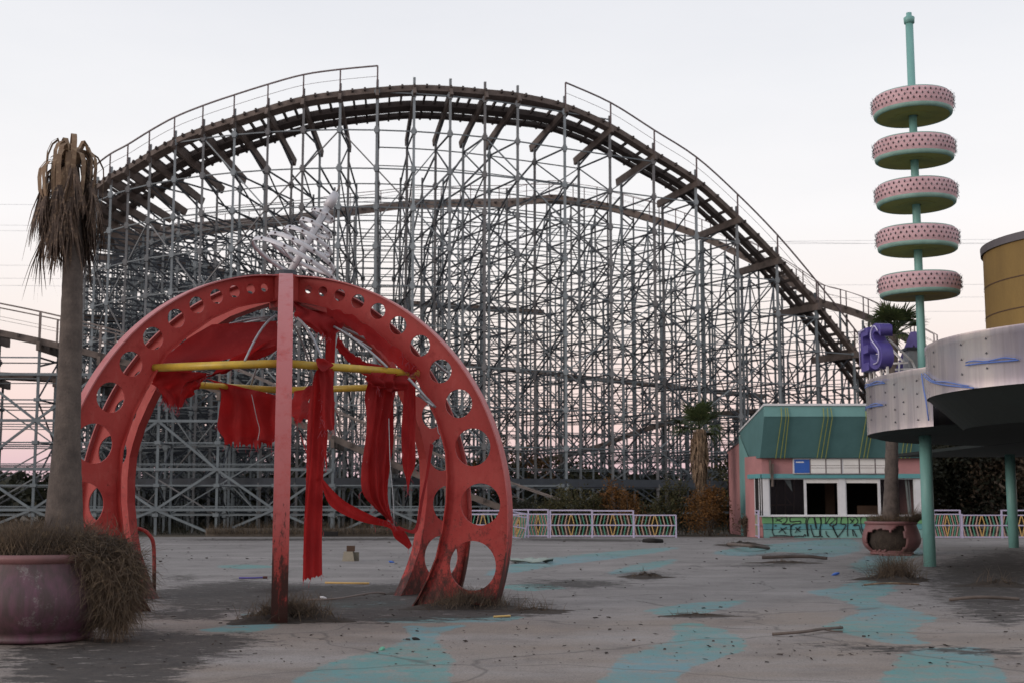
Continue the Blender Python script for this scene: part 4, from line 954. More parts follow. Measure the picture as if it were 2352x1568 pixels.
# windows: frames, dark room behind
def wx(z): return kx(1780.1+.14647*z)         # rows and columns read off the enlarged photo
def wz(z): return kz(1033.6+.14647*z)
def window(x0, x1, z0, z1, fr, head=0.0, glass=False):
    f_ = MB(); kbox(x0, x0+fr, z0, z1, YK+.04, YK+.14, f_); kbox(x1-fr, x1, z0, z1, YK+.04, YK+.14, f_); kbox(x0+fr, x1-fr, z1-fr, z1, YK+.045, YK+.135, f_); kbox(x0+fr, x1-fr, z0, z0+fr*.8, YK+.045, YK+.135, f_)
    o = f_.build('window', M['white'], ki)
    if head: kbox(x0+fr, x1-fr, z1-fr-head, z1-fr-.003, YK+.06, YK+.12).build('blind_box', M['panel'], o)
    if glass: kbox(x0+fr, x1-fr, z0+fr*.8, z1-fr, YK+.085, YK+.09).build('pane', M['glass'], o)
    return o
gm, gnt, gb = new_mat('dusty_glass'); gl = N(gnt, 'ShaderNodeBsdfGlossy'); gl.inputs['Roughness'].default_value = .08; gl.inputs['Color'].default_value = (.8, .85, .85, 1)
gt = N(gnt, 'ShaderNodeBsdfTransparent'); gt.inputs['Color'].default_value = (.7, .73, .72, 1); gmx = N(gnt, 'ShaderNodeMixShader'); gmx.inputs[0].default_value = .012
gnt.links.new(gt.outputs[0], gmx.inputs[1]); gnt.links.new(gl.outputs[0], gmx.inputs[2]); gnt.links.new(gmx.outputs[0], gnt.nodes['Material Output'].inputs['Surface']); M['glass'] = gm
Z0, Z1 = zs[3]+.05, zs[4]
fr0 = kx(1762.5)
window(fr0, kx(1845.5), Z0, Z1, .05, 0, True); window(kx(1845.8), kx(1922.5), Z0, Z1, .05, .16); window(kx(1937), kx(2014.5), Z0, Z1, .05, .16); window(kx(2014.8), kx(2096), Z0, Z1, .05, 0, True)
for a_, b_ in ((kx(1922.6), kx(1936.9)), (kx(2096.2), XR-.02), (kx(1748.5), fr0-.004)): kbox(a_, b_, Z0, Z1, YK+.0, YK+.2).build('mullion', M['white'], ki)
sw = MB(); a, b = ch0.lerp(ch1, .44), ch0.lerp(ch1, .97)
for t0_, t1_ in ((0, .10), (.62, .72), (.9, 1)): wallquad(sw, a.lerp(b, t0_)+Vector((-.02, -.01, 0)), a.lerp(b, t1_)+Vector((-.02, -.01, 0)), Z0, Z1)
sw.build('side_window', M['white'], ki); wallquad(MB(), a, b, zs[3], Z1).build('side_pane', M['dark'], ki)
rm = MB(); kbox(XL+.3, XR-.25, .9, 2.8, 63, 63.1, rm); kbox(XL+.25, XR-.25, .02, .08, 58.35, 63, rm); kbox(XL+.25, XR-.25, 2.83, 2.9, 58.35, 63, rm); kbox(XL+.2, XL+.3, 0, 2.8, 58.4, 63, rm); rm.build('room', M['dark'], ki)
brown = worn('brown_board', (.09, .05, .03), (.04, .025, .018), 2, rough=.9); M['brown'] = brown
for (px0, px1, py0, py1, yy) in ((1890, 1912, 1100, 1184, 60.6), (1963, 2014, 1160, 1186, 59.4), (2052, 2070, 1098, 1186, 61)):
    kbox((px0-1176)/F*yy, (px1-1176)/F*yy, max(.1, U(1800, py1, yy).z), U(1800, py0, yy).z, yy, yy+.05).build('interior_board', M['brown'], ki)
ib = MB()
for (x0, y0, x1, y1) in ((1784, 1100, 1783, 1184), (1804, 1100, 1804, 1184), (1804, 1140, 1821, 1160), (1765, 1159, 1825, 1158), (1824, 1100, 1823, 1184)): ib.bar(U(x0, y0, 60.8)-KO, U(x1, y1, 60.8)-KO, .06)
ib.build('bare_studs', M['brown'], ki)
pl_ = MB(); pl_.bar(U(2080, 1098, 58.3)-KO, U(2089, 1184, 58.3)-KO, .10, .05).bar(U(2086, 1098, 58.32)-KO, U(2093, 1184, 58.32)-KO, .06, .05); pl_.build('fallen_frame', M['white'], ki)
MB().add([U(1799, 1098, 58.25)-KO, U(1815, 1098, 58.25)-KO, U(1820, 1128, 58.25)-KO], [(0, 1, 2)]).build('broken_glass', M['conduit'], ki)
# rusty plank, conduit outlets
MB().bar(U(1768, 1055, 57.92)-KO, U(1771, 1100, 57.92)-KO, .16, .05).bar(U(1775, 1064, 57.86)-KO, U(1774, 1116, 57.86)-KO, .12, .05).build('rotten_plank', M['wood'], ki)
# sign board with one blue and five blank panels
sg = MB(); bx0, bx1, bz0, bz1 = kx(1818), kx(2030), kz(1088), kz(1051.5); kbox(bx0, bx1, bz0, bz1, YK-.12, YK+.015, sg); sgo = sg.build('sign_board', M['white'], ki)
def spanel(px0, px1, mt, nm='blank_panel'): return kbox(kx(px0), kx(px1), kz(1085), kz(1054.2), YK-.14, YK-.121).build(nm, M[mt], sgo)
bpn = spanel(1820.3, 1855.5, 'blue', 'blue_panel'); kbox(kx(1824), kx(1842), kz(1061.8), kz(1059), YK-.146, YK-.141).build('white_stripe', M['white'], bpn)
for a, b in ((1857, 1891), (1893.5, 1926), (1933, 1967), (1970, 2003.5), (2006, 2029)): spanel(a, b, 'panel')
dv = MB()
for px in (1856.2, 1892.2, 1927.2, 1968.5, 2004.8): kbox(kx(px)-.022, kx(px)+.022, kz(1086), kz(1053.5), YK-.15, YK-.122, dv)
for py in (1068, 1073.6): kbox(kx(1857), kx(1926), kz(py)-.008, kz(py)+.008, YK-.149, YK-.141, dv); kbox(kx(1933), kx(2029), kz(py)-.008, kz(py)+.008, YK-.149, YK-.141, dv)
kbox(kx(1818), kx(2030), kz(1088.4), kz(1086.6), YK-.135, YK-.121, dv); dv.build('rusty_divider', M['hand'], sgo)
# bent yellow tubes on the hood
def hood_pt(px, t): # t 0 bottom .. 1 top of the slope, >1 on the fascia
    y, z = (57.7+(56.5-57.7)*t, 3.5+(5.22-3.5)*t) if t <= 1 else (56.46, 5.22+(t-1)*1.5); return Vector(((px-1176)/F*y, y-.06, z-.03))-KO
for i, (b_, t_) in enumerate((((1779, 1790, 1799), (1795, 1805, 1811)), ((1873.5, 1883.5, 1893), (1892, 1901.5, 1911)), ((1970, 1980, 1988), (1989, 1999, 2008)), ((2066, 2075, 2085), (2084, 2093, 2102)))):
    mb = MB()
    for a, b in zip(b_, t_): mb.tube([hood_pt(a, .0), hood_pt(a+(b-a)*.5, .5), hood_pt(b, .98), hood_pt(b, 1.03), hood_pt(b-(3 if a == b_[-1] else 1), 1.28)], .018, 5)
    mb.build('neon_tubes', M['neonyellow'], ki)['kind'] = 'stuff'
# spray-painted letters
def gp(zx, zy): return Vector((kx(1711.2+.1709*zx), YK-.04, kz(1160+.1709*zy)))-KO
GR = [[(325,155),(340,180),(336,300),(330,350),(350,400)],[(320,155),(430,150),(520,155),(525,200),(500,230),(460,250),(560,252),(577,275),(574,330),(578,400)],[(375,170),(460,220)],[(375,210),(470,170)],[(440,295),(480,340),(510,380)],[(415,360),(460,320),(525,290)],[(366,264),(378,274),(390,264)],
 [(568,155),(770,155),(777,230),(790,320),(800,410)],[(570,155),(575,215),(660,210),(708,210),(700,240),(620,248),(582,282),(574,340),(579,400),(600,412)],[(740,415),(760,388),(772,415)],[(640,290),(670,320),(700,350)],[(635,365),(660,325),(705,280)],
 [(815,160),(797,230),(798,330),(805,415)],[(815,160),(880,155),(900,240),(915,310),(912,240),(900,155),(962,155),(978,240),(960,330),(960,412)],[(840,258),(850,320),(862,370),(880,418)],[(870,415),(960,412)],
 [(980,155),(984,230),(966,320),(975,410),(1000,415)],[(980,155),(1040,155),(1042,245),(1110,152),(1160,165),(1165,192),(1095,255),(1130,280),(1150,330),(1195,425)],[(1042,340),(1050,390),(1085,422)],
 [(1192,155),(1188,230),(1160,260),(1138,266),(1165,360),(1195,412)],[(1192,150),(1255,150),(1246,240),(1307,255),(1278,320),(1235,375),(1192,425)],
 [(1335,155),(1338,230),(1328,330),(1332,412)],[(1325,155),(1430,155),(1470,200),(1460,235),(1408,268),(1480,264),(1500,330),(1535,412)],[(1405,410),(1398,318),(1450,418)],[(1365,175),(1410,225)],[(1370,240),(1425,180)],
 [(1592,200),(1585,152),(1518,155),(1510,230),(1520,300),(1540,360)],[(345,405),(480,402),(578,412),(680,408),(740,414)]]
mb = MB()
for s_ in GR:
    P = [gp(*p) for p in s_]; n = (len(P)-1)*4; PP = [cr(P, i/n) for i in range(n+1)] if len(P) > 2 else P; prev = None
    for i, p in enumerate(PP):
        t = PP[min(i+1, len(PP)-1)]-PP[max(i-1, 0)]; t.normalize(); nn_ = Vector((-t.z, 0, t.x))*.022*(.8+.5*rng.random()); cur = (p-nn_, p+nn_)
        if prev: mb.add([prev[0], prev[1], cur[1], cur[0]], [(0, 1, 2, 3)])
        prev = cur
go = mb.build('graffiti', M['ink'], ki); go['kind'] = 'stuff'
MB().box((kx(1788)-KO.x, -.12, .035), (1.05, .12, .06)).build('fallen_board', M['hand'], ki)

# ================================================================= CANOPY BUILDING ON THE RIGHT
def fascia_mat():
    m, nt, b = new_mat('streaked_sheet_metal'); v = coords(nt)
    n1 = noise(nt, coords(nt, (1, 1, .12)), 1.1, 5, .6); c = mix(nt, ramp(nt, n1, [(.38, 0.0), (.66, 1.0)]), (.90, .84, .80), (.50, .47, .54))  # warm and lavender streaks paint vertical reflections into the metal's colour
    n2 = noise(nt, coords(nt, (1, 1, .05)), 7, 4, .6); c = mix(nt, ramp(nt, n2, [(.5, 0.0), (.75, .45)]), c, (.36, .33, .36))
    nt.links.new(c, b.inputs['Base Color']); b.inputs['Metallic'].default_value = .55; b.inputs['Roughness'].default_value = .25
    bump(nt, b, noise(nt, coords(nt, (1, 1, .16)), 1.7, 3, .5), .55, .08); return m
M['fascia'] = fascia_mat()
LC, LR = Vector((16.0, 32.2, 0)), 7.0; UC, UR = Vector((14.03, 27.6, 0)), 5.0
cb_ = empty('canopy_building', 'curved metal-clad canopy with dark underside at the right edge', 'canopy', LC)
def cyl_arc(C_, R_, z0, z1, a0, a1, n, mb=None, lip=.0):
    mb = mb or MB(); rel = C_-LC; return mb.lathe([(R_, z0), (R_, z1)], (rel.x, rel.y, 0), n, a0, a1)
def ang_px(C_, R_, px):   # angle on the circle of the near intersection with the sight line
    d = Vector(((px-1176)/F, 1)); d.normalize(); c2 = Vector((C_.x, C_.y)); m_ = d.dot(c2); h2 = R_*R_-(c2.length_squared-m_*m_); t = m_-math.sqrt(max(h2, 0)); q = d*t-c2; return math.atan2(q.y, q.x) % (2*PI)
aL = ang_px(LC, LR, 2144)
lz0, lz1, uz0, uz1 = 3.28, 4.64, 3.84, 4.98
rowsz = lambda a, b: [(LR, a), (LR, b-.16), (LR+.012, b-.155), (LR+.012, b)]
f1 = MB().lathe(rowsz(lz0, lz1), (0, 0, 0), 90, math.radians(60), aL).build('lower_fascia', M['fascia'], cb_, True)
rel = UC-LC
f2 = MB().lathe([(UR, uz0), (UR, uz1-.16), (UR+.012, uz1-.155), (UR+.012, uz1)], (rel.x, rel.y, 0), 110, math.radians(110), math.radians(330)).build('upper_fascia', M['fascia'], cb_, True)
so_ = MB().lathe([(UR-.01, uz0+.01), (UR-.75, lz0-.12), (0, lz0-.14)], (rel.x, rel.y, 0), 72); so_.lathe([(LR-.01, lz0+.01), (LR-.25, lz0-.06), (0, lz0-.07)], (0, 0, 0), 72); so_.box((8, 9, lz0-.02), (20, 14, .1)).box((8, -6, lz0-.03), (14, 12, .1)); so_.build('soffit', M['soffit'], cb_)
rf = MB().lathe([(LR-.02, lz1-.05), (0, lz1+.05)], (0, 0, 0), 60); rf.lathe([(UR-.02, uz1-.05), (0, uz1+.03)], (rel.x, rel.y, 0), 60); rf.box((8, 9, lz1-.3), (20, 14, .5)).box((8, -5, 4.1), (14, 10, 1.2)); rf.build('roof', M['roofcap'], cb_)
oc, orr = Vector((14.5, 30.9, 0))-LC, 3.0
od = MB().lathe([(orr, 4.9), (orr, 7.62)], (oc.x, oc.y, 0), 64).build('roof_drum', M['ochre'], cb_, True)
MB().lathe([(orr+.05, 7.58), (orr+.06, 7.76), (0, 7.8)], (oc.x, oc.y, 0), 64).build('drum_rim', M['roofcap'], od)
for z in (6.02, 6.75): MB().lathe([(orr+.012, z-.012), (orr+.012, z+.012)], (oc.x, oc.y, 0), 64).build('drum_seam', M['brown'], od)
for (x, y, r) in ((10.30, 32.62, .15), (17.36, 45.7, .17)):
    MB().tube([Vector((x, y, -.02))-LC, Vector((x, y, lz0))-LC], r, 20).build('column', M['polegreen'], cb_, True)
# rivets and the loose blue tubes
rv = MB()
for (C_, R_, pxs, zz_) in ((LC, LR, (2003, 2037, 2078), (3.62, 3.9, 4.2)), (LC, LR, (2058, 2110), (3.45, 3.75, 4.05, 4.35)), (UC, UR, (2152, 2216), (4.15, 4.45, 4.75)), (UC, UR, (2274,), (4.2, 4.5, 4.78))):
    for px in pxs:
        a = ang_px(C_, R_, px)
        for z in zz_: q = C_+Vector((math.cos(a), math.sin(a), 0))*(R_+.02)-LC; rv.box((q.x, q.y, z), (.03, .035, .012), a); rv.box((q.x, q.y, z+.01), (.012, .012, .045), a)
rv.build('studs', M['steel_dark'], cb_)['kind'] = 'stuff'
def on_cyl(C_, R_, px, py):
    a = ang_px(C_, R_, px); q = C_+Vector((math.cos(a), math.sin(a), 0))*(R_+.06); return Vector((q.x, q.y, U(px, py, q.y).z))
for lst in ((LC, LR, [(1990, 890), (2004, 885), (2022, 881), (2040, 879)]), (LC, LR, [(1988, 942), (1998, 936), (2016, 932), (2034, 930)]), (UC, UR, [(2130, 862), (2150, 876), (2185, 884), (2245, 890)]), (UC, UR, [(2230, 838), (2270, 833), (2318, 829), (2350, 826)]), (LC, LR, [(2126, 862), (2129, 890), (2134, 925), (2138, 965)])):
    P = []
    for (px, py) in lst[2]:
        try: P.append(on_cyl(lst[0], lst[1], max(px, 1995 if lst[0] is LC else 2132), py)-LC)
        except Exception: pass
    mb = MB(); mb.tube([cr(P, i/12) for i in range(13)], .016, 6); mb.tube([cr(P, i/12)+Vector((0, 0, .05+.02*math.sin(i))) for i in range(12)], .013, 6); mb.build('blue_tube', M['neonblue'], cb_, True)
# rooftop clutter
MB().box((U(2103, 830, 33.4).x-LC.x, 33.4-LC.y, 4.98), (.5, .5, .9)).build('roof_box', M['conduit'], cb_); MB().box((U(2103, 830, 33.4).x-LC.x, 33.4-LC.y, 5.46), (.62, .62, .07)).build('roof_box_lid', M['steel_dark'], cb_)
# purple channel letters on the parapet
def letter(ch, px, py_b, Y, h, rot, label, squeeze=1.0):
    cu = bpy.data.curves.new('letter', 'FONT'); cu.body = ch; cu.size = h/.72; cu.extrude = .16; cu.bevel_depth = .0; cu.resolution_u = 5; cu.offset = .035
    ob = bpy.data.objects.new('l', cu); COL.objects.link(ob); dg = bpy.context.evaluated_depsgraph_get(); me = bpy.data.meshes.new_from_object(ob.evaluated_get(dg)); bpy.data.objects.remove(ob)
    me.transform(Matrix.Rotation(PI/2, 4, 'X')); me.materials.clear(); me.materials.append(M['purple']); p = U(px, py_b, Y)
    t = empty('sign_letter', label, 'sign letter', p, 'purple letters above the metal fascia', rot); o = bpy.data.objects.new('letter_shell', me); COL.objects.link(o); o.parent = t; o.scale = (squeeze, 1, 1)
    return t, max(v.co.x for v in me.vertices)*squeeze
rot = math.radians(-88)
e_, ew = letter('E', 1990, 852, 34.0, 1.08, rot, 'purple letter E at the left end of the parapet', 1.0)
s2_, sw_ = letter('S', 2012, 846, 32.9, 1.10, rot+.12, 'purple letter S with a white tube outline, right of the E', 1.05)
l3, _ = letter('A', 2062, 850, 34.6, 1.0, rot+PI*.35, 'dark purple letter seen from behind, between the S and the green pole', 1.0)
MB().tube([Vector((.12, -.20, .10)), Vector((.12, -.20, 1.0)), Vector((.55, -.20, 1.02))], .016, 6).build('tube', M['neon'], e_, True)
P = [Vector((x, -.20, z)) for x, z in ((.60, .88), (.42, 1.02), (.22, .92), (.20, .72), (.42, .55), (.62, .36), (.55, .12), (.30, .08))]
MB().tube([cr(P, i/24) for i in range(25)], .016, 6).build('tube', M['neon'], s2_, True)
for t, xs2 in ((e_, (.15, .5)), (s2_, (.2, .55)), (l3, (.3,))):
    for x in xs2: MB().bar((x, .05, -.35), (x, .05, .05), .05).build('leg', M['panel'], t)
mb = MB(); fr_ = [((2056, 848, 33.2), (2104, 846, 32.9)), ((2050, 834, 33.4), (2096, 832, 33.2)), ((2042, 780, 33.0), (2096, 830, 33.1)), ((2046, 800, 33.6), (2075, 830, 33.2)), ((2096, 832, 33.1), (2103, 848, 32.8)), ((2065, 834, 33.2), (2065, 856, 33.0))]
for a, b in fr_: mb.bar(U(*a)-LC, U(*b)-LC, .045)
mb.build('letter_bracing', M['panel'], cb_)

# ================================================================= DRUM TOWER
tw = empty('drum_tower', 'tall turquoise pole carrying five pink perforated drums above the canopy', 'tower', (10.30, 32.62, 4.4)); TO = Vector(tw.location)
def zt(y, Y=31.62): return U(2100, y, Y).z
ptop = zt(44, 32.62); MB().tube([(0, 0, .0), (0, 0, 1.0), (0, 0, 5), (0, 0, ptop-TO.z)], [.115, .105, .1, .098], 20).build('pole', M['polegreen'], tw, True)
MB().lathe([(.0, -.12), (.13, -.12), (.14, .03), (.10, .06), (.07, .08), (.07, .16), (0, .16)], (0, 0, ptop-TO.z), 20).build('pole_cap', M['polegreen'], tw, True)
MB().lathe([(.115, .0), (.2, .0), (.2, .06), (.115, .06)], (0, 0, .36), 20).build('flange', M['hand'], tw, True)
for yy in (196.8, 301, 406, 512.6, 620):
    zc = zt(yy)-TO.z; z1 = 0
    d_ = MB().lathe([(.955, z1), (.985, z1-.03), (1.0, z1-.12), (1.005, z1-.24), (.995, z1-.34), (.975, z1-.41)], n=72)
    dr_ = d_.build('drum', M['drumpink'], tw, True); dr_.location = (0, 0, zc); dr_.rotation_euler = (rng.uniform(-.022, .022), rng.uniform(-.022, .022), rng.uniform(0, 6)); ho = MB(); m_ = 44
    for r_, dz in enumerate((.09, .20, .31)):
        for k in range(m_):
            a = 2*PI*(k+.5*(r_ % 2))/m_; R_ = 1.006; c = Vector((R_*math.cos(a), R_*math.sin(a), z1-dz)); tn = Vector((-math.sin(a), math.cos(a), 0)); o_ = Vector((math.cos(a), math.sin(a), 0))*.012; up = Vector((0, 0, 1))
            w_ = .026; ho.add([c-tn*w_+o_*.3, c-up*.042+o_*.3, c+tn*w_+o_*.3, c+up*.042+o_*.3, c+o_*2.2], [(0, 1, 4), (1, 2, 4), (2, 3, 4), (3, 0, 4)])
    h_ = ho.build('bulbs', M['bulb'], dr_); h_['kind'] = 'stuff'
    MB().lathe([(.975, z1-.41), (.985, z1-.425), (.97, z1-.49), (.93, z1-.52), (.90, z1-.51)], n=72).build('rim', M['drumgreen'], dr_, True)
    MB().lathe([(.955, z1), (.93, z1+.03), (0, z1+.05)], n=72).build('lid', M['drumgreen'], dr_, True)
    MB().lathe([(.90, z1-.51), (.85, z1-.50), (.45, z1-.49), (.44, z1-.50), (.12, z1-.49)], n=72).build('underside', M['drumunder'], dr_)
    wi = MB()
    for q in range(3):
        P = [Vector(((1.04+.02*math.sin(k*2.7+q))*math.cos(2*PI*k/90), (1.04+.02*math.sin(k*2.7+q))*math.sin(2*PI*k/90), z1-.08-.13*q+.05*math.sin(k*1.9+q*2))) for k in range(91)]; wi.tube(P, .0035, 3, False)
    wi.build('spike_wire', M['conduit'], dr_)['kind'] = 'stuff'

# ================================================================= VEGETATION
def leaves(c, rad, n, size, r_, clumps=9, squash=1.0, hollow=.3, sub=.45):
    """leaf quads grouped in clumps through an ellipsoid"""
    cc = []
    while len(cc) < clumps:
        q = r_.uniform(-1, 1, 3)
        if hollow*.5 < np.linalg.norm(q) < 1: cc.append(q*.75)
    cc = np.array(cc); k = r_.integers(0, clumps, n); P = (cc[k]+r_.normal(0, sub*.55, (n, 3)))*np.array(rad)+np.array(c)
    a = r_.normal(0, 1, (n, 3)); a /= np.linalg.norm(a, axis=1)[:, None]; b = np.cross(a, r_.normal(0, 1, (n, 3))); b /= np.linalg.norm(b, axis=1)[:, None]; s = size*r_.uniform(.5, 1.2, (n, 1))
    return np.stack([P-a*s, P-b*s*.5, P+a*s, P+b*s*.5], 1)
def tree(px, Y, h, w, mat, label, group='trees beyond the coaster', n=1500, size=.12, name='tree', cat='tree', low=.25, seed=0):
    r_ = np.random.default_rng(abs(seed+int(px*7)+int(Y))); b = Vector(((px-1176)/F*Y, Y, 0)); t = empty(name, label, cat, b, group)
    tr = MB(); tr.tube([(0, 0, -.05), (r_.uniform(-.1, .1), 0, h*.4), (r_.uniform(-.2, .2), 0, h*.85)], [.09*h/5+.03, .06*h/5+.02, .02], 7); Q = []
    for i in range(7):
        a = r_.uniform(0, 2*PI); z = h*r_.uniform(.25, .7); l = w*r_.uniform(.3, .5); e = Vector((math.cos(a)*l, math.sin(a)*l, z+h*.18)); tr.tube([(0, 0, z), (e.x*.5, e.y*.5, z+h*.11), e], [.03*h/5+.01, .02, .008], 5)
        Q.append(leaves((e.x, e.y, e.z), (w*.28, w*.28, h*.17), n//9, size, r_, 5, hollow=0))
    tr.build('trunk', M['bark2'], t); Q.append(leaves((0, 0, h*(low+(1-low)*.5)), (w/2, w/2, h*(1-low)*.5), n//3, size, r_, 14))
    MB().quads(np.concatenate(Q)).build('crown', M[mat], t); return t
def bush(px, Y, h, w, mat, label, n=1400, size=.07, group='scrub behind the railings'):
    r_ = np.random.default_rng(abs(int(px*3)+11)); b = Vector(((px-1176)/F*Y, Y, 0)); t = empty('bush', label, 'bush', b, group); st = MB(); Q = []
    for i in range(12):
        a = r_.uniform(0, 2*PI); l = w*.45*r_.uniform(.2, 1); e = Vector((math.cos(a)*l, math.sin(a)*l, h*r_.uniform(.55, .98))); st.tube([(e.x*.15, e.y*.15, 0), (e.x*.5, e.y*.5, e.z*.5), e], [.025, .016, .005], 5); Q.append(leaves((e.x*.8, e.y*.8, e.z*.78), (w*.20, w*.20, h*.25), n//14, size, r_, 5, hollow=0))
    st.build('stem', M['bark2'], t); Q.append(leaves((0, 0, h*.42), (w*.5, w*.5, h*.42), n//3, size, r_, 16)); MB().quads(np.concatenate(Q)).build('foliage', M[mat], t); return t
bush(1622, 60.8, 2.5, 2.6, 'rustleaf', 'big rust-orange bush at the foot of the green fan palm', 4200, .06)
bush(1706, 60.2, 1.1, 1.1, 'brush', 'low twiggy bush against the kiosk side wall', 900, .05)
for i, (px, h, w, mt, lb) in enumerate(((1310, 2.7, 2.6, 'olive', 'olive bush above the railing just right of the gap'), (1360, 2.2, 2.0, 'olive', 'olive bush left of the orange one behind the tall railing'), (1405, 3.0, 2.0, 'rustleaf', 'upright orange bush behind the middle of the railings'), (1445, 2.2, 1.8, 'rustleaf', 'small rusty bush behind the join of the tall and lower railings'), (1500, 2.1, 2.0, 'olive', 'olive bush behind the lower railing panel'), (1545, 2.8, 1.7, 'olive', 'taller olive bush at the end of the railings'), (1262, 2.0, 2.2, 'olive', 'dull olive bush behind the gap in the railings'), (1200, 1.9, 2.2, 'darkleaf', 'dark bush behind the leaning railing panel'))): bush(px, 61.6+.2*(i % 3), h, w, mt, lb, 1700, .065)
for i in range(15):
    px = -40+i*118+rng.uniform(-30, 30); Y = 88+rng.uniform(-6, 18); h = rng.uniform(3.2, 4.6); tree(px, Y, h, rng.uniform(5, 8), 'darkleaf' if i % 3 else 'olive', 'dark low tree in the thicket beyond the coaster supports', n=1500, size=.22, low=.05)
for px, Y, h, w in ((1105, 82, 5.6, 3.2), (1150, 86, 6.4, 3.0), (1215, 84, 5.4, 3.4), (1290, 90, 5.0, 3.0), (1680, 74, 4.6, 3.0), (1745, 80, 5.0, 3.2)): tree(px, Y, h, w, 'rustleaf' if px % 2 else 'olive', 'thin autumn tree with sparse leaves showing between the supports', 'thin trees among the supports', n=700, size=.13, low=.35)
tree(1958, 76, 7.2, 2.6, 'brush', 'sparse brown tree top above the kiosk roof', 'thin trees among the supports', n=500, size=.12, low=.45)
for i in range(9): tree(2095+i*34+rng.uniform(-8, 8), 67+rng.uniform(0, 6), 5.6+rng.uniform(-.4, .4), 4.2, 'darkleaf' if i % 3 else 'brush', 'dark bare tree of the wood behind the canopy', 'wood behind the canopy', n=4200, size=.15, low=.0)
r_ = np.random.default_rng(5); n_ = 26000; Yv = r_.uniform(82, 112, n_); xv = r_.uniform(-.46, .46, n_)*Yv; hv = 2.4+.9*np.sin(xv*.31)+.6*np.sin(xv*.83+1)+.5*np.sin(xv*2.1)
Pv = np.stack([xv, Yv, hv*np.sqrt(r_.random(n_))], 1); a_ = r_.normal(0, 1, (n_, 3)); a_ /= np.linalg.norm(a_, axis=1)[:, None]; b_ = np.cross(a_, r_.normal(0, 1, (n_, 3))); b_ /= np.linalg.norm(b_, axis=1)[:, None]; sv = r_.uniform(.15, .42, (n_, 1))
o = MB().quads(np.stack([Pv-a_*sv, Pv-b_*sv*.6, Pv+a_*sv, Pv+b_*sv*.6], 1)).build('thicket', M['darkleaf']); tag(o, 'low dark thicket closing the view behind the coaster', 'thicket', kind='stuff')
# dry grass in the kerbed bed
mb = MB(); pts = [(rng.uniform(G(478, 1230).x, G(1060, 1230).x), rng.uniform(60.3, 61.7), .1) for _ in range(2600)]
o = blades(mb, pts, .2, .75, .022, .6, 3, .4).build('dry_grass', M['brush']); tag(o, 'dry straw-coloured grass in the kerbed bed under the supports', 'grass', kind='stuff')
mb = MB(); pts = [(rng.uniform(-24, 18), rng.uniform(63.6, 84), 0) for _ in range(6000)]
o = blades(mb, pts, .15, .8, .035, .8, 2, .4).build('weeds', M['darkleaf']); tag(o, 'dark weeds growing under the coaster supports', 'weeds', kind='stuff')

# ================================================================= SMALL THINGS ON THE PLAZA
def mound(x, y, w, d, h, label, tuft=0, name='dirt_mound', hr=(.15, .4), off=(0, 0), seed=1, mat='straw'):
    c = G(x, y); r_ = np.random.default_rng(seed); t = empty(name, label, 'dirt mound', c); rows = []; n, m_ = 12, 36
    for i in range(n+1):
        r = i/n; row = []
        for j in range(m_+1):
            a = 2*PI*(j % m_)/m_; e = 1+.22*math.sin(3*a+seed)+.13*math.sin(7*a+seed*2)+.06*math.sin(15*a+seed)
            row.append((r*w/2*e*math.cos(a), r*d/2*e*math.sin(a), h*.7*max(0, (1-r)**1.2)*(1+.5*math.sin(5*r+a*4)+.35*math.sin(a*11+r*9)+.3*math.sin(a*17+j*3+i*5))+.006-.012*(r > .99)))
        rows.append(row)
    MB().grid(rows).build('soil', M['soil'], t, True)
    if tuft:
        pts = []
        for i in range(tuft):
            q = r_.normal(0, .28, 2); pts.append((q[0]*w/2+off[0], q[1]*d/2+off[1], h*max(0, 1-math.hypot(*q))*.8))
        blades(MB_ := MB(), pts, hr[0], hr[1], .009, 1.2, 4, .6); MB_.build('grass_tuft', M[mat], t)['kind'] = 'stuff'
    return t
mound(655, 1424, 1.7, 1.3, .20, 'dirt and dry grass banked round the foot of the front rib', 1100, seed=2, off=(.1, -.05))
mound(1068, 1394, 1.9, 1.3, .15, 'dirt and dry grass banked round the right front leg', 1100, seed=3, off=(.1, -.2), hr=(.12, .34))
mound(985, 1362, 1.5, 1.0, .07, 'low dirt heap at the foot of the right rear leg', 60, seed=4)
mound(1225, 1404, 1.3, .7, .05, 'thin spill of dirt to the right of the dome', 40, seed=5)
mound(2058, 1332, 1.5, 1.4, .20, 'heap of dead palm fronds and soil in front of the green column', 800, seed=6, hr=(.3, .8))
mound(1482, 1326, 1.1, 1.0, .10, 'small dark heap of leaves in the middle of the plaza', 50, seed=7, hr=(.1, .25))
mound(1700, 1252, 2.0, 1.6, .14, 'scatter of rotten planks and dirt near the kiosk', 30, seed=8)
mound(1600, 1414, 1.15, .30, .035, 'flat dark smear of leaves on the turquoise stream', 25, seed=9, hr=(.05, .12))
mound(1800, 1292, 2.1, .8, .05, 'long low drift of debris in front of the broken planter', 60, seed=10, hr=(.08, .2))
mound(2290, 1345, 1.6, 1.0, .10, 'dark heap of leaves under the canopy at the right edge', 60, seed=11)
def stick(pts, r, mat, name, label, cat, n=16, sides=6):
    P = [G(x, y, z) for x, y, z in pts]; c = P[0].copy(); m_ = max(n, len(P)); PP = [cr(P, i/m_)-c for i in range(m_+1)]; o = MB().tube(PP, r, sides).build(name, M[mat], None, True); o.location = c; return tag(o, label, cat)
stick([(747, 1337, .02), (800, 1338, .02), (848, 1338.5, .02)], .022, 'baryellow', 'yellow_bar', 'yellow bar lying on the ground right of the longest strip', 'bar')
stick([(1134, 1415, .02), (1172, 1413, .02)], .015, 'baryellow', 'yellow_bar', 'short yellow bar half buried right of the front leg mound', 'bar')
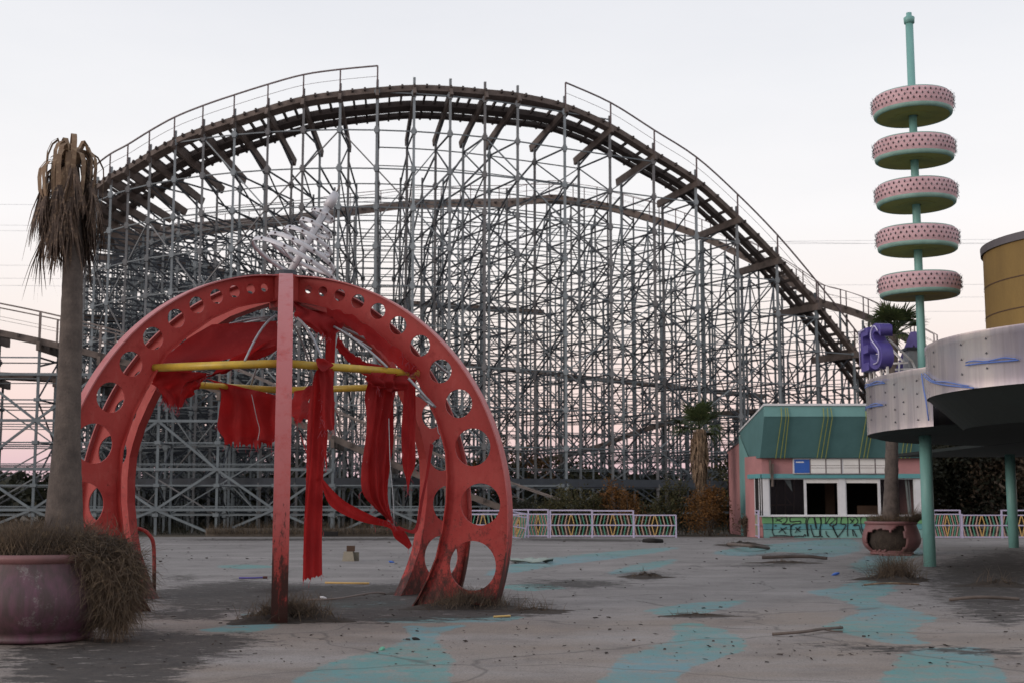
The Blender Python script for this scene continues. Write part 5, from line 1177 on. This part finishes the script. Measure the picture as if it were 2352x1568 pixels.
stick([(703, 1376, .02), (770, 1374, .03), (820, 1366, .05), (862, 1360, .06), (885, 1362, .02)], .016, 'wood_grey', 'branch', 'bent grey branch between the front rib and the right legs', 'branch')
stick([(1774, 1455, .03), (1840, 1450, .05), (1890, 1443, .05), (1934, 1440, .03)], .020, 'wood', 'branch', 'long brown branch on the concrete beside the right-hand stream', 'branch')
stick([(1890, 1444, .04), (1915, 1448, .03), (1935, 1449, .02)], .010, 'wood', 'branch', 'thin brown twig beside the long branch', 'branch')
stick([(549, 1326, .03), (580, 1326, .03), (604, 1325, .03)], .02, 'purple', 'rod', 'dark rod with a red end left of the front rib', 'rod')
stick([(604, 1325, .03), (614, 1325, .03)], .03, 'red', 'rod_grip', 'red grip at the end of the dark rod', 'grip')
stick([(1750, 1279, .05), (1850, 1277, .08), (1900, 1281, .04)], .05, 'wood_dark', 'plank', 'dark plank lying before the broken planter', 'plank')
stick([(1672, 1248, .08), (1720, 1252, .2), (1765, 1257, .05)], .06, 'wood', 'plank', 'broken plank on the debris near the kiosk', 'plank')
stick([(1985, 1342, .05), (2040, 1338, .14), (2110, 1341, .04)], .018, 'skirt', 'palm_stalk', 'pale palm stalk on the heap in front of the green column', 'stalk')
stick([(2180, 1376, .03), (2250, 1370, .08), (2340, 1374, .04)], .03, 'wood', 'branch', 'dark branch on the ground at the right edge', 'branch')
stick([(1480, 1241, .06), (1500, 1240, .10), (1520, 1242, .06)], .1, 'dark', 'tyre_scrap', 'black scrap of rubber in front of the railings', 'scrap')
sb_ = empty('concrete_block', 'pale concrete block with a smaller stump against it, standing on the open plaza', 'block', G(800, 1288))
MB().lathe([(.0, 0), (.23, 0), (.17, .26), (0, .26)], (0, .1, 0), 4, PI/4, PI/4+2*PI).build('base_block', worn('pale_concrete', (.30, .27, .21), (.16, .14, .10), 5, rough=.95), sb_); MB().box((.19, .12, .12), (.15, .18, .24), .2).build('side_block', worn('grey_concrete', (.13, .12, .09), (.06, .05, .04), 5, rough=.95), sb_)
o = MB().box((0, 0, .075), (.22, .2, .15), .1).build('dark_block', M['brown']); o.location = G(800, 1288)+Vector((.05, .1, .262)); tag(o, 'dark square block balanced on top of the pale concrete block', 'block')
rows = []; c = G(1222, 1292)
for i in range(7): rows.append([((i/6-.5)*1.1, (j/4-.5)*.5, .03+.07*rng.random()+.05*math.sin(i*1.3+j)) for j in range(5)])
o = MB().grid(rows).build('metal_sheet', worn('pale_green_sheet', (.28, .34, .30), (.12, .14, .12), 2, rough=.5), None); o.location = c; solidify(o, .015); tag(o, 'crumpled pale green sheet lying on the plaza right of the dome', 'sheet')
for (x, y, s_, mt, nm, lb) in ((742, 1373, .05, 'white', 'cup', 'small white cup by the grey branch'), (899, 1291, .07, 'blue', 'bottle_scrap', 'flat blue scrap in front of the concrete block'), (1920, 1320, .09, 'blue', 'bottle_scrap', 'blue scrap before the heap of fronds'), (2090, 1246, .06, 'white', 'bottle', 'pale scrap near the green column'), (878, 1491, .045, 'bargreen', 'bottle_scrap', 'small green scrap in the dirt at lower left'), (1456, 1470, .03, 'brown', 'stone', 'dark stone on the bottom middle of the plaza'), (955, 1468, .04, 'dark', 'stone', 'dark stone on the lower turquoise stream')):
    o = MB().lathe([(0, 0), (s_*.8, 0), (s_, s_*.5), (s_*.5, s_*.9), (0, s_)], n=9).build(nm, M[mt], None, True); o.location = G(x, y, .006); o.rotation_euler = (.3, .2, x); o.scale = (1.3, .8, .7); tag(o, lb, nm.replace('_', ' '))
P = [Vector((U(x, y, 22.4).x, 22.4, U(x, y, 22.4).z)) for x, y in ((286, 1212), (312, 1212), (332, 1218), (345, 1230), (352, 1246), (354, 1280), (354, 1330))]+[G(354, 1364)]
c = G(354, 1364); o = MB().tube([cr(P, i/40)-c for i in range(41)], .033, 10).build('handrail', M['red'], None, True); o.location = c; tag(o, 'bent red pipe handrail curving down beside the planter', 'handrail')
# power lines in the sky
for i, (yl, yr) in enumerate(((516, 560), (528, 553), (608, 655), (638, 684), (655, 716), (470, 560))):
    P = [U(-400, yl, 150), U(300, yl+6, 150), U(1176, (yl+yr)/2+16, 150), U(2000, yr, 150), U(2800, yr-8, 150)]; c = P[0].copy()
    o = MB().tube([cr(P, k/40)-c for k in range(41)], .013, 4).build('power_line', M['conduit']); o.location = c; tag(o, 'thin power line strung across the sky behind the coaster', 'power line', 'power lines behind the coaster')
